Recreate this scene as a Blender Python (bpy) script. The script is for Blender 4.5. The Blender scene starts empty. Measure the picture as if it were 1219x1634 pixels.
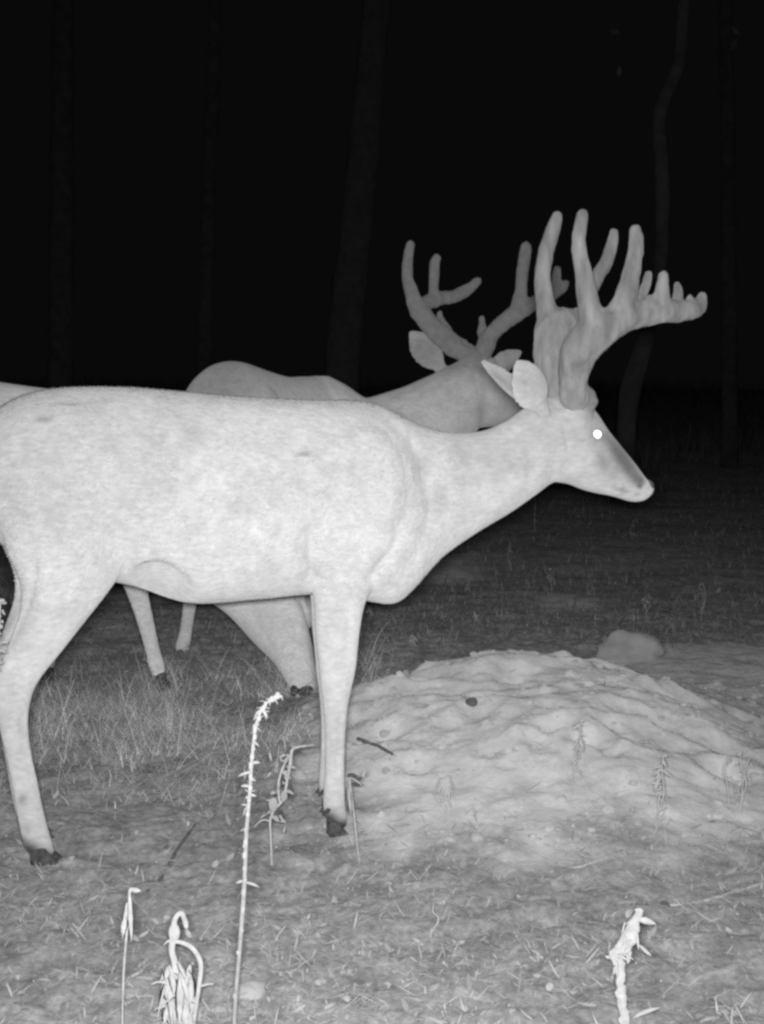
import bpy, math, random
import numpy as np
from mathutils import Vector

random.seed(7)
rng = np.random.default_rng(11)
SC = bpy.context.scene
COL = SC.collection

# ------------------------------------------------------------------ camera
IW, IH, F = 1219.0, 1634.0, 2500.0          # photograph size, focal length in its pixels
CAM_H = 1.0
PITCH = math.atan((817 - 620) / F)
cam_d = bpy.data.cameras.new('camera')
cam = bpy.data.objects.new('camera', cam_d)
COL.objects.link(cam)
cam.location = (0, 0, CAM_H)
cam.rotation_euler = (math.pi / 2 - PITCH, 0, 0)
cam_d.sensor_fit = 'VERTICAL'
cam_d.sensor_height = 24.0
cam_d.sensor_width = 24.0
cam_d.lens = 24.0 * F / IH
cam_d.clip_start = 0.05
cam_d.clip_end = 500
SC.camera = cam

# ------------------------------------------------------------------ night sky
world = bpy.data.worlds.new('World')
SC.world = world
world.use_nodes = True
nt = world.node_tree
nt.nodes.clear()
w_out = nt.nodes.new('ShaderNodeOutputWorld')
w_bg = nt.nodes.new('ShaderNodeBackground')
w_bg.inputs['Color'].default_value = (0.0027, 0.0027, 0.0027, 1)
w_bg.inputs['Strength'].default_value = 1.0
nt.links.new(w_bg.outputs[0], w_out.inputs[0])

# ------------------------------------------------------------------ the trail camera's own infrared flash, just above its lens
fl = bpy.data.lights.new('infrared_flash', 'AREA')
fl.shape = 'RECTANGLE'
fl.size = 0.13
fl.size_y = 0.04
fl.energy = 55.0
fl.spread = math.radians(95)
fl.color = (1, 1, 1)
flo = bpy.data.objects.new('infrared_flash', fl)
COL.objects.link(flo)
flo.location = (-0.004, -0.01, CAM_H + 0.022)
flo.rotation_euler = (math.pi / 2 - math.radians(3.0), 0, 0)

# ------------------------------------------------------------------ view
vs = SC.view_settings
SC.display_settings.display_device = 'sRGB'
vs.view_transform = 'Standard'
vs.look = 'None'
vs.exposure = 0.0
vs.gamma = 1.0
SC.render.engine = 'CYCLES'
SC.cycles.max_bounces = 4
SC.cycles.diffuse_bounces = 2
SC.cycles.filter_width = 2.8
SC.cycles.use_denoising = False

# ------------------------------------------------------------------ geometry helpers
FW = np.array((0, math.cos(PITCH), -math.sin(PITCH)))
UP = np.array((0, math.sin(PITCH), math.cos(PITCH)))
RT = np.array((1.0, 0, 0))
C0 = np.array((0, 0, CAM_H))

def ray(px, py):
    return FW + RT * ((px - IW / 2) / F) + UP * ((IH / 2 - py) / F)

def at(px, py, Y):
    """the point at distance Y seen at a pixel of the photograph"""
    d = ray(px, py)
    return C0 + d * (Y / d[1])

def m_per_px(Y):
    return Y / F

# value noise -------------------------------------------------------
_tab = rng.random((256, 256))
def vnoise(x, y):
    xi = np.floor(x).astype(int); yi = np.floor(y).astype(int)
    fx = x - xi; fy = y - yi
    fx = fx * fx * (3 - 2 * fx); fy = fy * fy * (3 - 2 * fy)
    a = _tab[xi & 255, yi & 255]; b = _tab[(xi + 1) & 255, yi & 255]
    c = _tab[xi & 255, (yi + 1) & 255]; d = _tab[(xi + 1) & 255, (yi + 1) & 255]
    return (a * (1 - fx) + b * fx) * (1 - fy) + (c * (1 - fx) + d * fx) * fy

def fbm(x, y, n=4, lac=2.03, gain=0.5):
    s = 0; a = 1.0; t = 0
    for i in range(n):
        s = s + a * vnoise(x + 17.3 * i, y + 9.1 * i); t += a
        x = x * lac; y = y * lac; a *= gain
    return s / t

def sstep(a, b, x):
    t = np.clip((x - a) / (b - a), 0, 1)
    return t * t * (3 - 2 * t)

# ground height -----------------------------------------------------
_dr = np.random.default_rng(5)
DENTS = [(float(x), float(y), float(r), float(d)) for x, y, r, d in zip(_dr.uniform(-.25, 1.35, 95), _dr.uniform(3.75, 4.95, 95), _dr.uniform(.03, .085, 95), _dr.uniform(.15, .45, 95))]
def mound_amount(x, y):
    dx = np.where(x < 0.5, np.abs(x - 0.5) / 0.74, np.abs(x - 0.5) / 0.46)
    dy = np.where(y < 4.45, np.abs(y - 4.45) / 0.92, np.abs(y - 4.45) / 0.42)
    a = np.exp(-(dx ** 2 + dy ** 2) ** 1.5)
    b = np.exp(-((x - 1.35) / 0.75) ** 2 - ((y - 4.9) / 0.55) ** 2)
    return a, b

def sand_mask(x, y):
    n = fbm(x * 2.3 + 5, y * 2.3, 5) - 0.5
    r = np.sqrt(np.where(x < 0.42, ((x - 0.42) / 0.60) ** 2, ((x - 0.42) / 0.70) ** 2)
                + np.where(y < 4.2, ((y - 4.2) / 0.98) ** 2, ((y - 4.2) / 0.95) ** 2))
    r2 = np.sqrt(((x - 1.35) / 0.95) ** 2 + ((y - 4.95) / 0.75) ** 2)
    n5 = fbm(x * 9 + 2, y * 9 + 6, 4) - 0.5
    m1 = sstep(1.25, 0.70, r + n * 1.0 + n5 * .5)
    m2 = sstep(1.05, 0.80, r2 + n * 0.45)
    pale = 0.75 * np.exp(-((x - .37) / .13) ** 4 - ((y - 8.0) / .32) ** 2) + 0.7 * np.exp(-((x - .81) / .16) ** 4 - ((y - 6.85) / .2) ** 2)
    return np.maximum(np.maximum(m1, m2 * 0.62), pale), m1, m2

def height(x, y):
    x = np.asarray(x, float); y = np.asarray(y, float)
    z = 0.055 * sstep(3.9, 5.6, y)
    a, b = mound_amount(x, y)
    z = z + 0.185 * a + 0.012 * b
    s, m1, m2 = sand_mask(x, y)
    # lumpy trampled earth on the pile: ledges that run across the slope
    wx = x + 0.16 * (fbm(x * 3 + 40, y * 3, 3) - .5); wy = y + 0.16 * (fbm(x * 3, y * 3 + 70, 3) - .5)
    l1 = fbm(wx * 4.2, wy * 4.6, 2) - .5; l2 = fbm(wx * 10 + 31, wy * 11 + 3, 2) - .5; l3 = fbm(wx * 24 + 3, wy * 26, 4, 2.2, .6) - .5
    am = 0.25 + 0.75 * np.clip(a * 1.6, 0, 1)
    z = z + s * am * (0.066 * l1 + 0.030 * l2 + .020 * l3)
    for qx, qy, qr, qd in DENTS:                 # hoof marks
        if x.size > 50:
            m_ = (np.abs(x - qx) < qr * 3) & (np.abs(y - qy) < qr * 3)
        else:
            m_ = np.ones(x.shape, bool)
        if not m_.any(): continue
        e = ((x[m_] - qx) ** 2 + ((y[m_] - qy) * 1.15) ** 2) / qr ** 2
        z[m_] += s[m_] * qr * qd * (-np.exp(-e * 1.6) + .35 * np.exp(-(np.sqrt(e) - 1.25) ** 2 * 4))
    # general unevenness
    z = z + 0.05 * (fbm(x * 0.9, y * 0.9, 3) - 0.5) * sstep(4.8, 7, y)
    z = z + (1 - 0.75 * s) * (0.022 * (fbm(x * 6 + 11, y * 6, 3) - 0.5) + np.where(y < 7, .020, 0) * (fbm(x * 15 + 1, y * 15 + 60, 3) - .5))
    fine = np.where(y < 9, 1.0, 0.3)
    z = z + (1 - 0.85 * s) * fine * 0.011 * (fbm(x * 34, y * 34, 3) - 0.5)
    z = z + sstep(14, 45, y) * 0.8
    return z

def hz(x, y):
    return float(height(np.array([x]), np.array([y]))[0])

def ground_at(px, py):
    """where the ray of a pixel meets the ground"""
    d = ray(px, py)
    ts = np.linspace(1.2, 30, 6000)
    P = C0[None] + d[None] * ts[:, None]
    dz = P[:, 2] - height(P[:, 0], P[:, 1])
    i = int(np.argmax(dz < 0)) if (dz < 0).any() else len(ts) - 1
    return P[i]

# mesh creation -----------------------------------------------------
def tag(o, label=None, cat=None, group=None, kind=None):
    if label: o['label'] = label
    if cat: o['category'] = cat
    if group: o['group'] = group
    if kind: o['kind'] = kind
    return o

def link_mesh(name, me, mat, parent=None, origin=None, smooth=True):
    if smooth and len(me.polygons):
        me.polygons.foreach_set('use_smooth', np.ones(len(me.polygons), bool))
    if mat and not me.materials:
        me.materials.append(mat)
    o = bpy.data.objects.new(name, me)
    COL.objects.link(o)
    if parent is not None:
        o.parent = parent
    elif origin is not None:
        o.location = origin
    return o

def raw_mesh(name, V, Fc):
    me = bpy.data.meshes.new(name)
    me.from_pydata(np.asarray(V).tolist() if not isinstance(V, list) else V, [], Fc)
    me.update()
    return me

def thing(name, base, label, cat, group=None):
    o = bpy.data.objects.new(name, None)
    COL.objects.link(o)
    o.location = tuple(float(v) for v in base)
    o.empty_display_size = 0.05
    return tag(o, label, cat, group)

class MB:
    """collects vertices and faces in world space"""
    def __init__(self):
        self.v = []; self.f = []
    def ring_loft(self, rings):
        n = len(rings[0]); b = len(self.v)
        for r in rings:
            self.v.extend([tuple(p) for p in r])
        for i in range(len(rings) - 1):
            for j in range(n):
                k = (j + 1) % n
                self.f.append((b + i * n + j, b + i * n + k, b + (i + 1) * n + k, b + (i + 1) * n + j))
        c0 = len(self.v); self.v.append(tuple(np.mean(rings[0], 0)))
        c1 = len(self.v); self.v.append(tuple(np.mean(rings[-1], 0)))
        e = b + (len(rings) - 1) * n
        for j in range(n):
            k = (j + 1) % n
            self.f.append((c0, b + k, b + j)); self.f.append((c1, e + j, e + k))
    def tube(self, pts, rad, n=12, sub=4, cap=True, squash=1.0):
        P, R = spline(np.array(pts, float), np.array(rad, float), sub)
        if cap:                                  # rounded ends
            d0 = P[0] - P[1]; d0 /= np.linalg.norm(d0) + 1e-9
            d1 = P[-1] - P[-2]; d1 /= np.linalg.norm(d1) + 1e-9
            h0 = [P[0] + d0 * R[0] * t for t in (0.97, 0.8, 0.45)]
            h1 = [P[-1] + d1 * R[-1] * t for t in (0.45, 0.8, 0.97)]
            P = np.vstack([h0, P, h1])
            R = np.concatenate([[R[0] * .24, R[0] * .6, R[0] * .89], R, [R[-1] * .89, R[-1] * .6, R[-1] * .24]])
        T = np.gradient(P, axis=0)
        T /= np.linalg.norm(T, axis=1)[:, None] + 1e-9
        u = np.cross(T[0], (0.13, 0.9, 0.2)); u /= np.linalg.norm(u)
        rings = []
        for i in range(len(P)):
            u = u - T[i] * np.dot(u, T[i]); u /= np.linalg.norm(u) + 1e-9
            w = np.cross(T[i], u)
            a = np.arange(n) * 2 * math.pi / n
            rings.append(P[i] + R[i] * (np.cos(a)[:, None] * u + squash * np.sin(a)[:, None] * w))
        self.ring_loft(rings)
    def slab(self, st, lat, n=28, sub=5, ex=2.0, cup=0.0):
        """loft of sections; st = list of (A, B, half width): A-B one axis, lat the other"""
        A = np.array([s[0] for s in st], float); B = np.array([s[1] for s in st], float)
        W = np.array([s[2] for s in st], float)
        A2, W2 = spline(A, W, sub); B2, _ = spline(B, W, sub)
        a = np.arange(n) * 2 * math.pi / n
        ca = np.sign(np.cos(a)) * np.abs(np.cos(a)) ** (2 / ex)
        sa = np.sign(np.sin(a)) * np.abs(np.sin(a)) ** (2 / ex)
        lat = np.array(lat, float)
        rings = []
        for p, q, w in zip(A2, B2, W2):
            c = (p + q) / 2; h = (p - q) / 2
            rings.append(c + ca[:, None] * h + (sa * w + cup * np.linalg.norm(h) * ca ** 2)[:, None] * lat)
        self.ring_loft(rings)
    def ball(self, c, r, n=16, m=10):
        c = np.array(c, float); r = np.array(r, float) * np.ones(3)
        rings = []
        for i in range(1, m):
            t = math.pi * i / m
            a = np.arange(n) * 2 * math.pi / n
            rings.append(c + r * np.stack([np.sin(t) * np.cos(a), np.sin(t) * np.sin(a), np.full(n, math.cos(t))], 1))
        self.ring_loft(rings)
    def blade(self, pts, wid, side, thick=0.0006):
        """a thin bent leaf with real thickness"""
        P = np.array(pts, float); side = np.array(side, float); side /= np.linalg.norm(side)
        T = np.gradient(P, axis=0); T /= np.linalg.norm(T, axis=1)[:, None] + 1e-9
        rings = []
        for i in range(len(P)):
            nn = np.cross(T[i], side); nn /= np.linalg.norm(nn) + 1e-9
            w = max(wid[i], 0.0004)
            rings.append([P[i] + side * w, P[i] + nn * (thick + w * .25), P[i] - side * w, P[i] - nn * (thick - w * .2)])
        self.ring_loft([np.array(r) for r in rings])
    def pieces(self):
        """the separate shapes collected so far, each as its own builder"""
        out = []; par = list(range(len(self.v)))
        def find(a):
            while par[a] != a:
                par[a] = par[par[a]]; a = par[a]
            return a
        for f in self.f:
            r = find(f[0])
            for k in f[1:]: par[find(k)] = r
        g = {}
        for i in range(len(self.v)): g.setdefault(find(i), []).append(i)
        fs = {}
        for f in self.f: fs.setdefault(find(f[0]), []).append(f)
        for r, ids in g.items():
            m = {i: k for k, i in enumerate(ids)}; q = MB()
            q.v = [self.v[i] for i in ids]; q.f = [tuple(m[k] for k in f) for f in fs.get(r, [])]
            out.append(q)
        return out
    def rebased(self, base):
        return (np.array(self.v) - np.array(base)[None]).tolist()

def spline(P, R, sub):
    """Catmull-Rom through P with R carried along"""
    if len(P) < 3 or sub < 2:
        return P, R
    D = np.hstack([P, R[:, None]])
    E = np.vstack([2 * D[0] - D[1], D, 2 * D[-1] - D[-2]])
    out = []
    for i in range(1, len(E) - 2):
        p0, p1, p2, p3 = E[i - 1], E[i], E[i + 1], E[i + 2]
        for k in range(sub):
            t = k / sub
            out.append(0.5 * (2 * p1 + (p2 - p0) * t + (2 * p0 - 5 * p1 + 4 * p2 - p3) * t * t + (3 * p1 - p0 - 3 * p2 + p3) * t ** 3))
    out.append(D[-1])
    out = np.array(out)
    return out[:, :-1], np.maximum(out[:, -1], 1e-4)

def fuse(name, mb, base, voxel, smooth_n, factor=0.5):
    """one continuous skin round everything in mb"""
    me = raw_mesh(name + '_raw', mb.rebased(base), mb.f)
    ob = bpy.data.objects.new(name + '_raw', me)
    COL.objects.link(ob)
    r = ob.modifiers.new('remesh', 'REMESH'); r.mode = 'VOXEL'; r.voxel_size = voxel
    if smooth_n:
        s = ob.modifiers.new('smooth', 'SMOOTH'); s.factor = factor; s.iterations = smooth_n
    dg = bpy.context.evaluated_depsgraph_get(); dg.update()
    out = bpy.data.meshes.new_from_object(ob.evaluated_get(dg), depsgraph=dg)
    out.name = name
    bpy.data.objects.remove(ob); bpy.data.meshes.remove(me)
    return out

def set_attr(me, name, vals):
    a = me.attributes.new(name, 'FLOAT', 'POINT')
    a.data.foreach_set('value', np.asarray(vals, np.float32))

def coords(me):
    c = np.empty(len(me.vertices) * 3, np.float32); me.vertices.foreach_get('co', c)
    return c.reshape(-1, 3)

# ------------------------------------------------------------------ materials (an infrared photograph: everything is grey)
def new_mat(name):
    m = bpy.data.materials.new(name); m.use_nodes = True
    n = m.node_tree.nodes; b = n['Principled BSDF']
    b.inputs['Roughness'].default_value = 0.9
    b.inputs['Specular IOR Level'].default_value = 0.08
    if 'Diffuse Roughness' in b.inputs:
        b.inputs['Diffuse Roughness'].default_value = 0.4
    return m, m.node_tree, b

def node(t, kind, **kw):
    n = t.nodes.new(kind)
    for k, v in kw.items():
        if k in n.inputs: n.inputs[k].default_value = v
        else: setattr(n, k, v)
    return n

def math_node(t, op, a, b=None):
    n = t.nodes.new('ShaderNodeMath'); n.operation = op
    for i, s in enumerate((a, b)):
        if s is None: continue
        if isinstance(s, (int, float)): n.inputs[i].default_value = s
        else: t.links.new(s, n.inputs[i])
    return n.outputs[0]

def remap(t, src, a, b, c, d):
    n = t.nodes.new('ShaderNodeMapRange')
    t.links.new(src, n.inputs[0])
    for i, v in enumerate((a, b, c, d)): n.inputs[1 + i].default_value = v
    return n.outputs[0]

def obj_noise(t, scale, detail=3.0, stretch=(1, 1, 1), rough=0.55):
    tc = t.nodes.new('ShaderNodeTexCoord'); mp = t.nodes.new('ShaderNodeMapping')
    mp.inputs['Scale'].default_value = stretch
    t.links.new(tc.outputs['Object'], mp.inputs[0])
    n = t.nodes.new('ShaderNodeTexNoise')
    n.inputs['Scale'].default_value = scale; n.inputs['Detail'].default_value = detail; n.inputs['Roughness'].default_value = rough
    t.links.new(mp.outputs[0], n.inputs['Vector'])
    return n.outputs['Fac']

def grey(t, b, val):
    c = t.nodes.new('ShaderNodeCombineColor')
    for i in range(3): t.links.new(val, c.inputs[i])
    t.links.new(c.outputs[0], b.inputs['Base Color'])

def bump(t, b, h, strength, dist):
    n = t.nodes.new('ShaderNodeBump'); n.inputs['Strength'].default_value = strength; n.inputs['Distance'].default_value = dist
    t.links.new(h, n.inputs['Height']); t.links.new(n.outputs[0], b.inputs['Normal'])

def fur_material(name, base):
    m, t, b = new_mat(name)
    a = t.nodes.new('ShaderNodeAttribute'); a.attribute_name = 'tint'
    n1 = obj_noise(t, 6, 4); n2 = obj_noise(t, 120, 3, (0.4, 1, 1)); n3 = obj_noise(t, 26, 3)
    v = math_node(t, 'MULTIPLY', a.outputs['Fac'], base)
    v = math_node(t, 'MULTIPLY', v, remap(t, n1, .25, .75, .86, 1.10))
    v = math_node(t, 'MULTIPLY', v, remap(t, n2, .25, .75, .86, 1.12))
    v = math_node(t, 'MULTIPLY', v, remap(t, n3, .3, .7, .90, 1.07))
    grey(t, b, v)
    b.inputs['Sheen Weight'].default_value = 0.05
    b.inputs['Sheen Roughness'].default_value = 0.5
    bump(t, b, math_node(t, 'ADD', n2, math_node(t, 'MULTIPLY', n3, 0.5)), 0.22, 0.006)
    return m

def plain_material(name, val, lo=.85, hi=1.15, scale=40, bmp=0.3, bdist=0.004, attr=None, stretch=(1, 1, 1)):
    m, t, b = new_mat(name)
    n1 = obj_noise(t, scale, 4, stretch)
    v = math_node(t, 'MULTIPLY', remap(t, n1, .25, .75, lo, hi), val)
    if attr:
        a = t.nodes.new('ShaderNodeAttribute'); a.attribute_name = attr
        v = math_node(t, 'MULTIPLY', v, a.outputs['Fac'])
    grey(t, b, v)
    if bmp: bump(t, b, n1, bmp, bdist)
    return m

M_fur = fur_material('pale_deer_fur', 0.455)
M_fur_dim = fur_material('brown_deer_fur', 0.60)
M_velvet = plain_material('antler_velvet', 0.215, .48, 1.34, 30, .8, .008, None, (1, 1, .33))
M_velvet_dim = plain_material('dark_antler_velvet', 0.28, .80, 1.1, 34, .6, .006)
M_hoof = plain_material('dark_hoof', 0.055, .4, 1.9, 70, .6, .004)
M_stalk = plain_material('dry_pale_stalk', 0.30, .75, 1.2, 90, .5, .003)
M_leaf = plain_material('dry_pale_leaf', 0.36, .75, 1.15, 60, .4, .003)
M_bleached = plain_material('bleached_leaf', 0.44, .7, 1.1, 70, .5, .003)
M_weed = plain_material('dull_weed', 0.42, .7, 1.2, 90, .4, .003)
M_darkleaf = plain_material('dark_wilted_leaf', 0.07, .7, 1.3, 60, .3, .003)
M_stick_and_shadow = plain_material('dark_stick_and_shadow', 0.11, .6, 1.4, 50, .5, .004)  # real short stick, and the dark strip that stands in for a shadow
M_stone = plain_material('dull_stone', 0.10, .7, 1.3, 30, .5, .006)
M_clod = plain_material('pale_clod', 0.34, .8, 1.15, 18, .5, .02)
M_crumb = plain_material('earth_crumb', 0.45, .6, 1.2, 9, .3, .004)
M_grass = plain_material('dry_grass', 0.36, .9, 1.1, 5, 0, 0, 'shade')
M_litter = plain_material('leaf_litter', 0.345, .85, 1.15, 60, .3, .003, 'shade')
M_bark = plain_material('grey_bark', 0.068, .6, 1.3, 9, .8, .03)
M_bark_dark = plain_material('dark_bark', 0.07, .6, 1.3, 9, .8, .03)
M_bark_broad = plain_material('broad_trunk_bark', 0.115, .7, 1.2, 9, .8, .03)
M_foliage = plain_material('night_foliage', 0.08, .7, 1.3, 6, 0, 0)

m, t, b = new_mat('eye_shine')                # a deer's mirror-backed eye
b.inputs['Base Color'].default_value = (.95, .95, .95, 1); b.inputs['Metallic'].default_value = 1.0
b.inputs['Roughness'].default_value = 0.55
M_eye = m
m, t, b = new_mat('wet_nose'); b.inputs['Base Color'].default_value = (.09, .09, .09, 1); b.inputs['Roughness'].default_value = .5
M_nose = m

# ground
m, t, b = new_mat('earth_and_litter')
a = t.nodes.new('ShaderNodeAttribute'); a.attribute_name = 'sand'
n1 = obj_noise(t, 1.6, 5); n2 = obj_noise(t, 14, 5, (1, .55, 1)); n3 = obj_noise(t, 75, 4, (1, .6, 1), .65)
lit = math_node(t, 'MULTIPLY', remap(t, n1, .3, .7, .86, 1.12), 0.26)
lit = math_node(t, 'MULTIPLY', lit, remap(t, n2, .3, .7, .68, 1.28))
lit = math_node(t, 'MULTIPLY', lit, remap(t, n3, .28, .72, .60, 1.38))
sn = math_node(t, 'MULTIPLY', remap(t, n2, .3, .7, .82, 1.12), 0.56)
sn = math_node(t, 'MULTIPLY', sn, remap(t, n3, .3, .7, .93, 1.06))
mx = t.nodes.new('ShaderNodeMix'); mx.data_type = 'FLOAT'
t.links.new(a.outputs['Fac'], mx.inputs[0]); t.links.new(lit, mx.inputs[2]); t.links.new(sn, mx.inputs[3])
grey(t, b, mx.outputs[0])
bump(t, b, math_node(t, 'ADD', n3, math_node(t, 'MULTIPLY', n2, .8)), 0.45, 0.010)
M_ground = m

# ------------------------------------------------------------------ ground: one sheet, fine near the camera
def axis(fine_a, fine_b, step, end, grow):
    v = list(np.arange(fine_a, fine_b, step)); s = step
    while v[-1] < end:
        s *= grow; v.append(v[-1] + s)
    return np.array(v)
ys = axis(1.9, 5.9, 0.0095, 140, 1.03)
ys = np.concatenate([np.linspace(-6, 1.85, 40), ys])
xr = axis(0.0, 1.5, 0.0095, 90, 1.06)
xs = np.concatenate([-xr[::-1][:-1], xr])
X, Yg = np.meshgrid(xs, ys)
Z = height(X, Yg)
V = np.stack([X.ravel(), Yg.ravel(), Z.ravel()], 1)
nx, ny = len(xs), len(ys)
i = np.arange(nx * ny).reshape(ny, nx)
Fq = np.stack([i[:-1, :-1].ravel(), i[:-1, 1:].ravel(), i[1:, 1:].ravel(), i[1:, :-1].ravel()], 1)
me = bpy.data.meshes.new('ground')
me.vertices.add(len(V)); me.vertices.foreach_set('co', V.astype(np.float32).ravel())
me.loops.add(Fq.size); me.loops.foreach_set('vertex_index', Fq.astype(np.int32).ravel())
me.polygons.add(len(Fq)); me.polygons.foreach_set('loop_start', np.arange(0, Fq.size, 4, dtype=np.int32))
me.update(calc_edges=True)
sm = sand_mask(X.ravel(), Yg.ravel())[0]
sm = np.clip(sm * (0.72 + 0.56 * fbm(X.ravel() * 7, Yg.ravel() * 7, 4)), 0, 1)
set_attr(me, 'sand', sm)
g = link_mesh('ground', me, M_ground)
tag(g, kind='structure')

# ------------------------------------------------------------------ deer
class Frame:
    """ground point, heading; x forward, y to the animal's left, z up"""
    def __init__(s, O, deg, scale=1.0, tilt=0.0):
        a = math.radians(deg)
        s.O = np.array(O, float); s.ex = np.array((math.cos(a), math.sin(a), 0)); s.ey = np.array((-math.sin(a), math.cos(a), 0))
        s.sc = scale; s.tilt = math.radians(tilt)
    def w(s, x, y, z):
        if s.tilt:
            c, n = math.cos(s.tilt), math.sin(s.tilt)
            x, z = x * c - (z - .5) * n, x * n + (z - .5) * c + .5
        return s.O + s.sc * (s.ex * x + s.ey * y + np.array((0, 0, z)))
    def pix(s, px, py, lat=0.0):
        """local x, z of a pixel on the animal's long plane, lat to its left"""
        d = ray(px, py)
        P0 = s.O + s.ey * lat
        k = np.dot(P0 - C0, s.ey) / np.dot(d, s.ey)
        q = C0 + d * k - s.O
        return np.dot(q, s.ex), q[2]
    def wp(s, px, py, lat=0.0):
        x, z = s.pix(px, py, lat)
        return s.O + s.ex * x + s.ey * lat + np.array((0, 0, z))

G1 = hz(-0.43, 3.42)
F1 = Frame((-0.425, 3.425, 0), 14.0)

# top line, underline, half width (photograph pixels on the animal's plane)
TORSO = [(-52, 735, -48, 775, .03), (-44, 700, -40, 815, .085), (-22, 668, -18, 850, .125), (0, 649, 8, 872, .145), (40, 629, 60, 900, .16), (100, 618, 130, 918, .165),
         (200, 617, 214, 935, .168), (300, 625, 300, 961, .182), (400, 633, 402, 956, .184), (500, 638, 505, 947, .168),
         (560, 638, 575, 957, .150), (602, 645, 628, 962, .128), (637, 662, 668, 928, .108)]
NECK = [(672, 679, 706, 888, .086), (718, 690, 762, 849, .075), (766, 688, 812, 819, .071), (806, 673, 852, 791, .068), (836, 652, 884, 769, .064)]
HEAD = [(872, 634, 908, 773, .069), (908, 634, 928, 781, .072), (940, 648, 950, 787, .067), (965, 682, 972, 791, .053), (988, 710, 990, 796, .043),
        (1010, 737, 1003, 800, .037), (1027, 760, 1017, 801, .032), (1038, 771, 1029, 797, .025), (1043, 777, 1037, 789, .013)]
HIND = [(10, 690, 150, 690, .05), (-2, 790, 185, 790, .068), (8, 868, 204, 878, .07), (29, 920, 193, 912, .060), (34, 948, 176, 940, .050),
        (29, 985, 141, 985, .043), (8, 1040, 98, 1040, .036), (-10, 1085, 66, 1080, .032), (-14, 1112, 51, 1110, .030), (-4, 1150, 45, 1150, .026),
        (8, 1200, 50, 1200, .0225), (18, 1250, 61, 1250, .021), (25, 1290, 69, 1290, .022), (32, 1325, 76, 1318, .025), (38, 1350, 84, 1345, .023), (50, 1368, 88, 1362, .016)]
FORE = [(478, 740, 650, 740, .045), (484, 820, 640, 830, .058), (492, 885, 608, 890, .052), (498, 932, 590, 942, .045), (501, 968, 580, 968, .040), (503, 1010, 573, 1010, .034),
        (508, 1060, 568, 1060, .031), (511, 1090, 562, 1090, .030), (515, 1122, 555, 1122, .026), (518, 1165, 551, 1165, .023),
        (518, 1210, 549, 1210, .0215), (517, 1250, 549, 1250, .0225), (515, 1284, 550, 1284, .025), (520, 1306, 553, 1304, .022), (527, 1322, 552, 1320, .015)]

def loc(st, lat):
    return [(F1.pix(a, b2, lat), F1.pix(c, d, lat), w) for a, b2, c, d, w in st]
L_TORSO, L_NECK, L_HEAD = loc(TORSO, 0), loc(NECK, 0), loc(HEAD, 0)
L_HIND, L_FORE = loc(HIND, -.095), loc(FORE, -.085)

def place(fr, st, lat, dx=0.0, shear=0.0, lean=0.0, z0=0.75):
    """local sections into the world; lower parts shift by shear forward and lean sideways"""
    o = []
    for a, b2, w in st:
        zc = (a[1] + b2[1]) / 2
        s = max(0, z0 - zc)
        o.append((fr.w(a[0] + dx + shear * s, lat + lean * s, a[1]), fr.w(b2[0] + dx + shear * s, lat + lean * s, b2[1]), w * fr.sc))
    return o

def ear_into(mb, base, tip, wide, normal, thick=0.007, cup=0.35):
    base = np.array(base); tip = np.array(tip); ax = tip - base; L = np.linalg.norm(ax); ax /= L
    nrm = np.array(normal, float); nrm -= ax * np.dot(nrm, ax); nrm /= np.linalg.norm(nrm)
    side = np.cross(ax, nrm)
    st = []
    for u, w in ((-.12, .30), (0.05, .42), (.2, .78), (.4, 1.0), (.6, .95), (.78, .70), (.92, .38), (1.0, .10)):
        c = base + ax * L * u
        st.append((c + side * wide * w, c - side * wide * w, thick * (1.5 - .6 * u)))
    mb.slab(st, nrm, n=20, sub=4, cup=cup)

def hoof_meshes(root, toe_dir, top, height_m, length, mat, name='hoof', spread=0.013, w=0.0135):
    """one cloven hoof: two toes with pointed fronts, joined at the coronet, and two dewclaws behind"""
    f = np.array(toe_dir, float); f[2] = 0; f /= np.linalg.norm(f); s = np.cross((0, 0, 1), f); up = np.array((0, 0, 1.0))
    top = np.array(top, float); mb = MB()
    for k in (-1, 1):
        c = top + s * spread * k
        st = []
        for q, zt, zb, hw in ((-.30, .72, .0, .5), (-.12, 1.0, -.02, .95), (.18, .92, -.02, 1.05), (.5, .62, -.02, .92), (.8, .3, -.02, .6), (1.0, .1, -.02, .2)):
            p = c + f * length * q - up * height_m + s * k * .006 * q
            st.append((p + up * height_m * zt, p + up * height_m * zb, w * hw))
        mb.slab(st, s, n=16, sub=3, ex=2.6)
    mb.ball(top - up * height_m * .15 + f * length * .05, (length * .42, spread * 1.7, height_m * .35))
    for k in (-1, 1):
        d = top + s * .014 * k - f * length * .42 + up * height_m * .55
        mb.tube([d + f * .008, d - f * .008 - up * .012], [.008, .004], n=10, sub=1)
    base = np.array(root.location)
    me = fuse(name, mb, base, 0.0035, 2)
    return link_mesh(name, me, mat, root)

def eye_mesh(root, c, r, out):
    mb = MB(); mb.ball((0, 0, 0), (1, 1, 1), 24, 16)
    out = np.array(out, float); out /= np.linalg.norm(out)
    u = np.cross(out, (0, 0, 1)); u /= np.linalg.norm(u); v = np.cross(u, out)
    P = np.array(mb.v)
    Wv = np.array(c)[None] + r * (P[:, :1] * u + P[:, 1:2] * v + 0.26 * P[:, 2:] * out)
    me = raw_mesh('eye', (Wv - np.array(root.location)[None]).tolist(), mb.f)
    return link_mesh('eye', me, M_eye, root)

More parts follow.
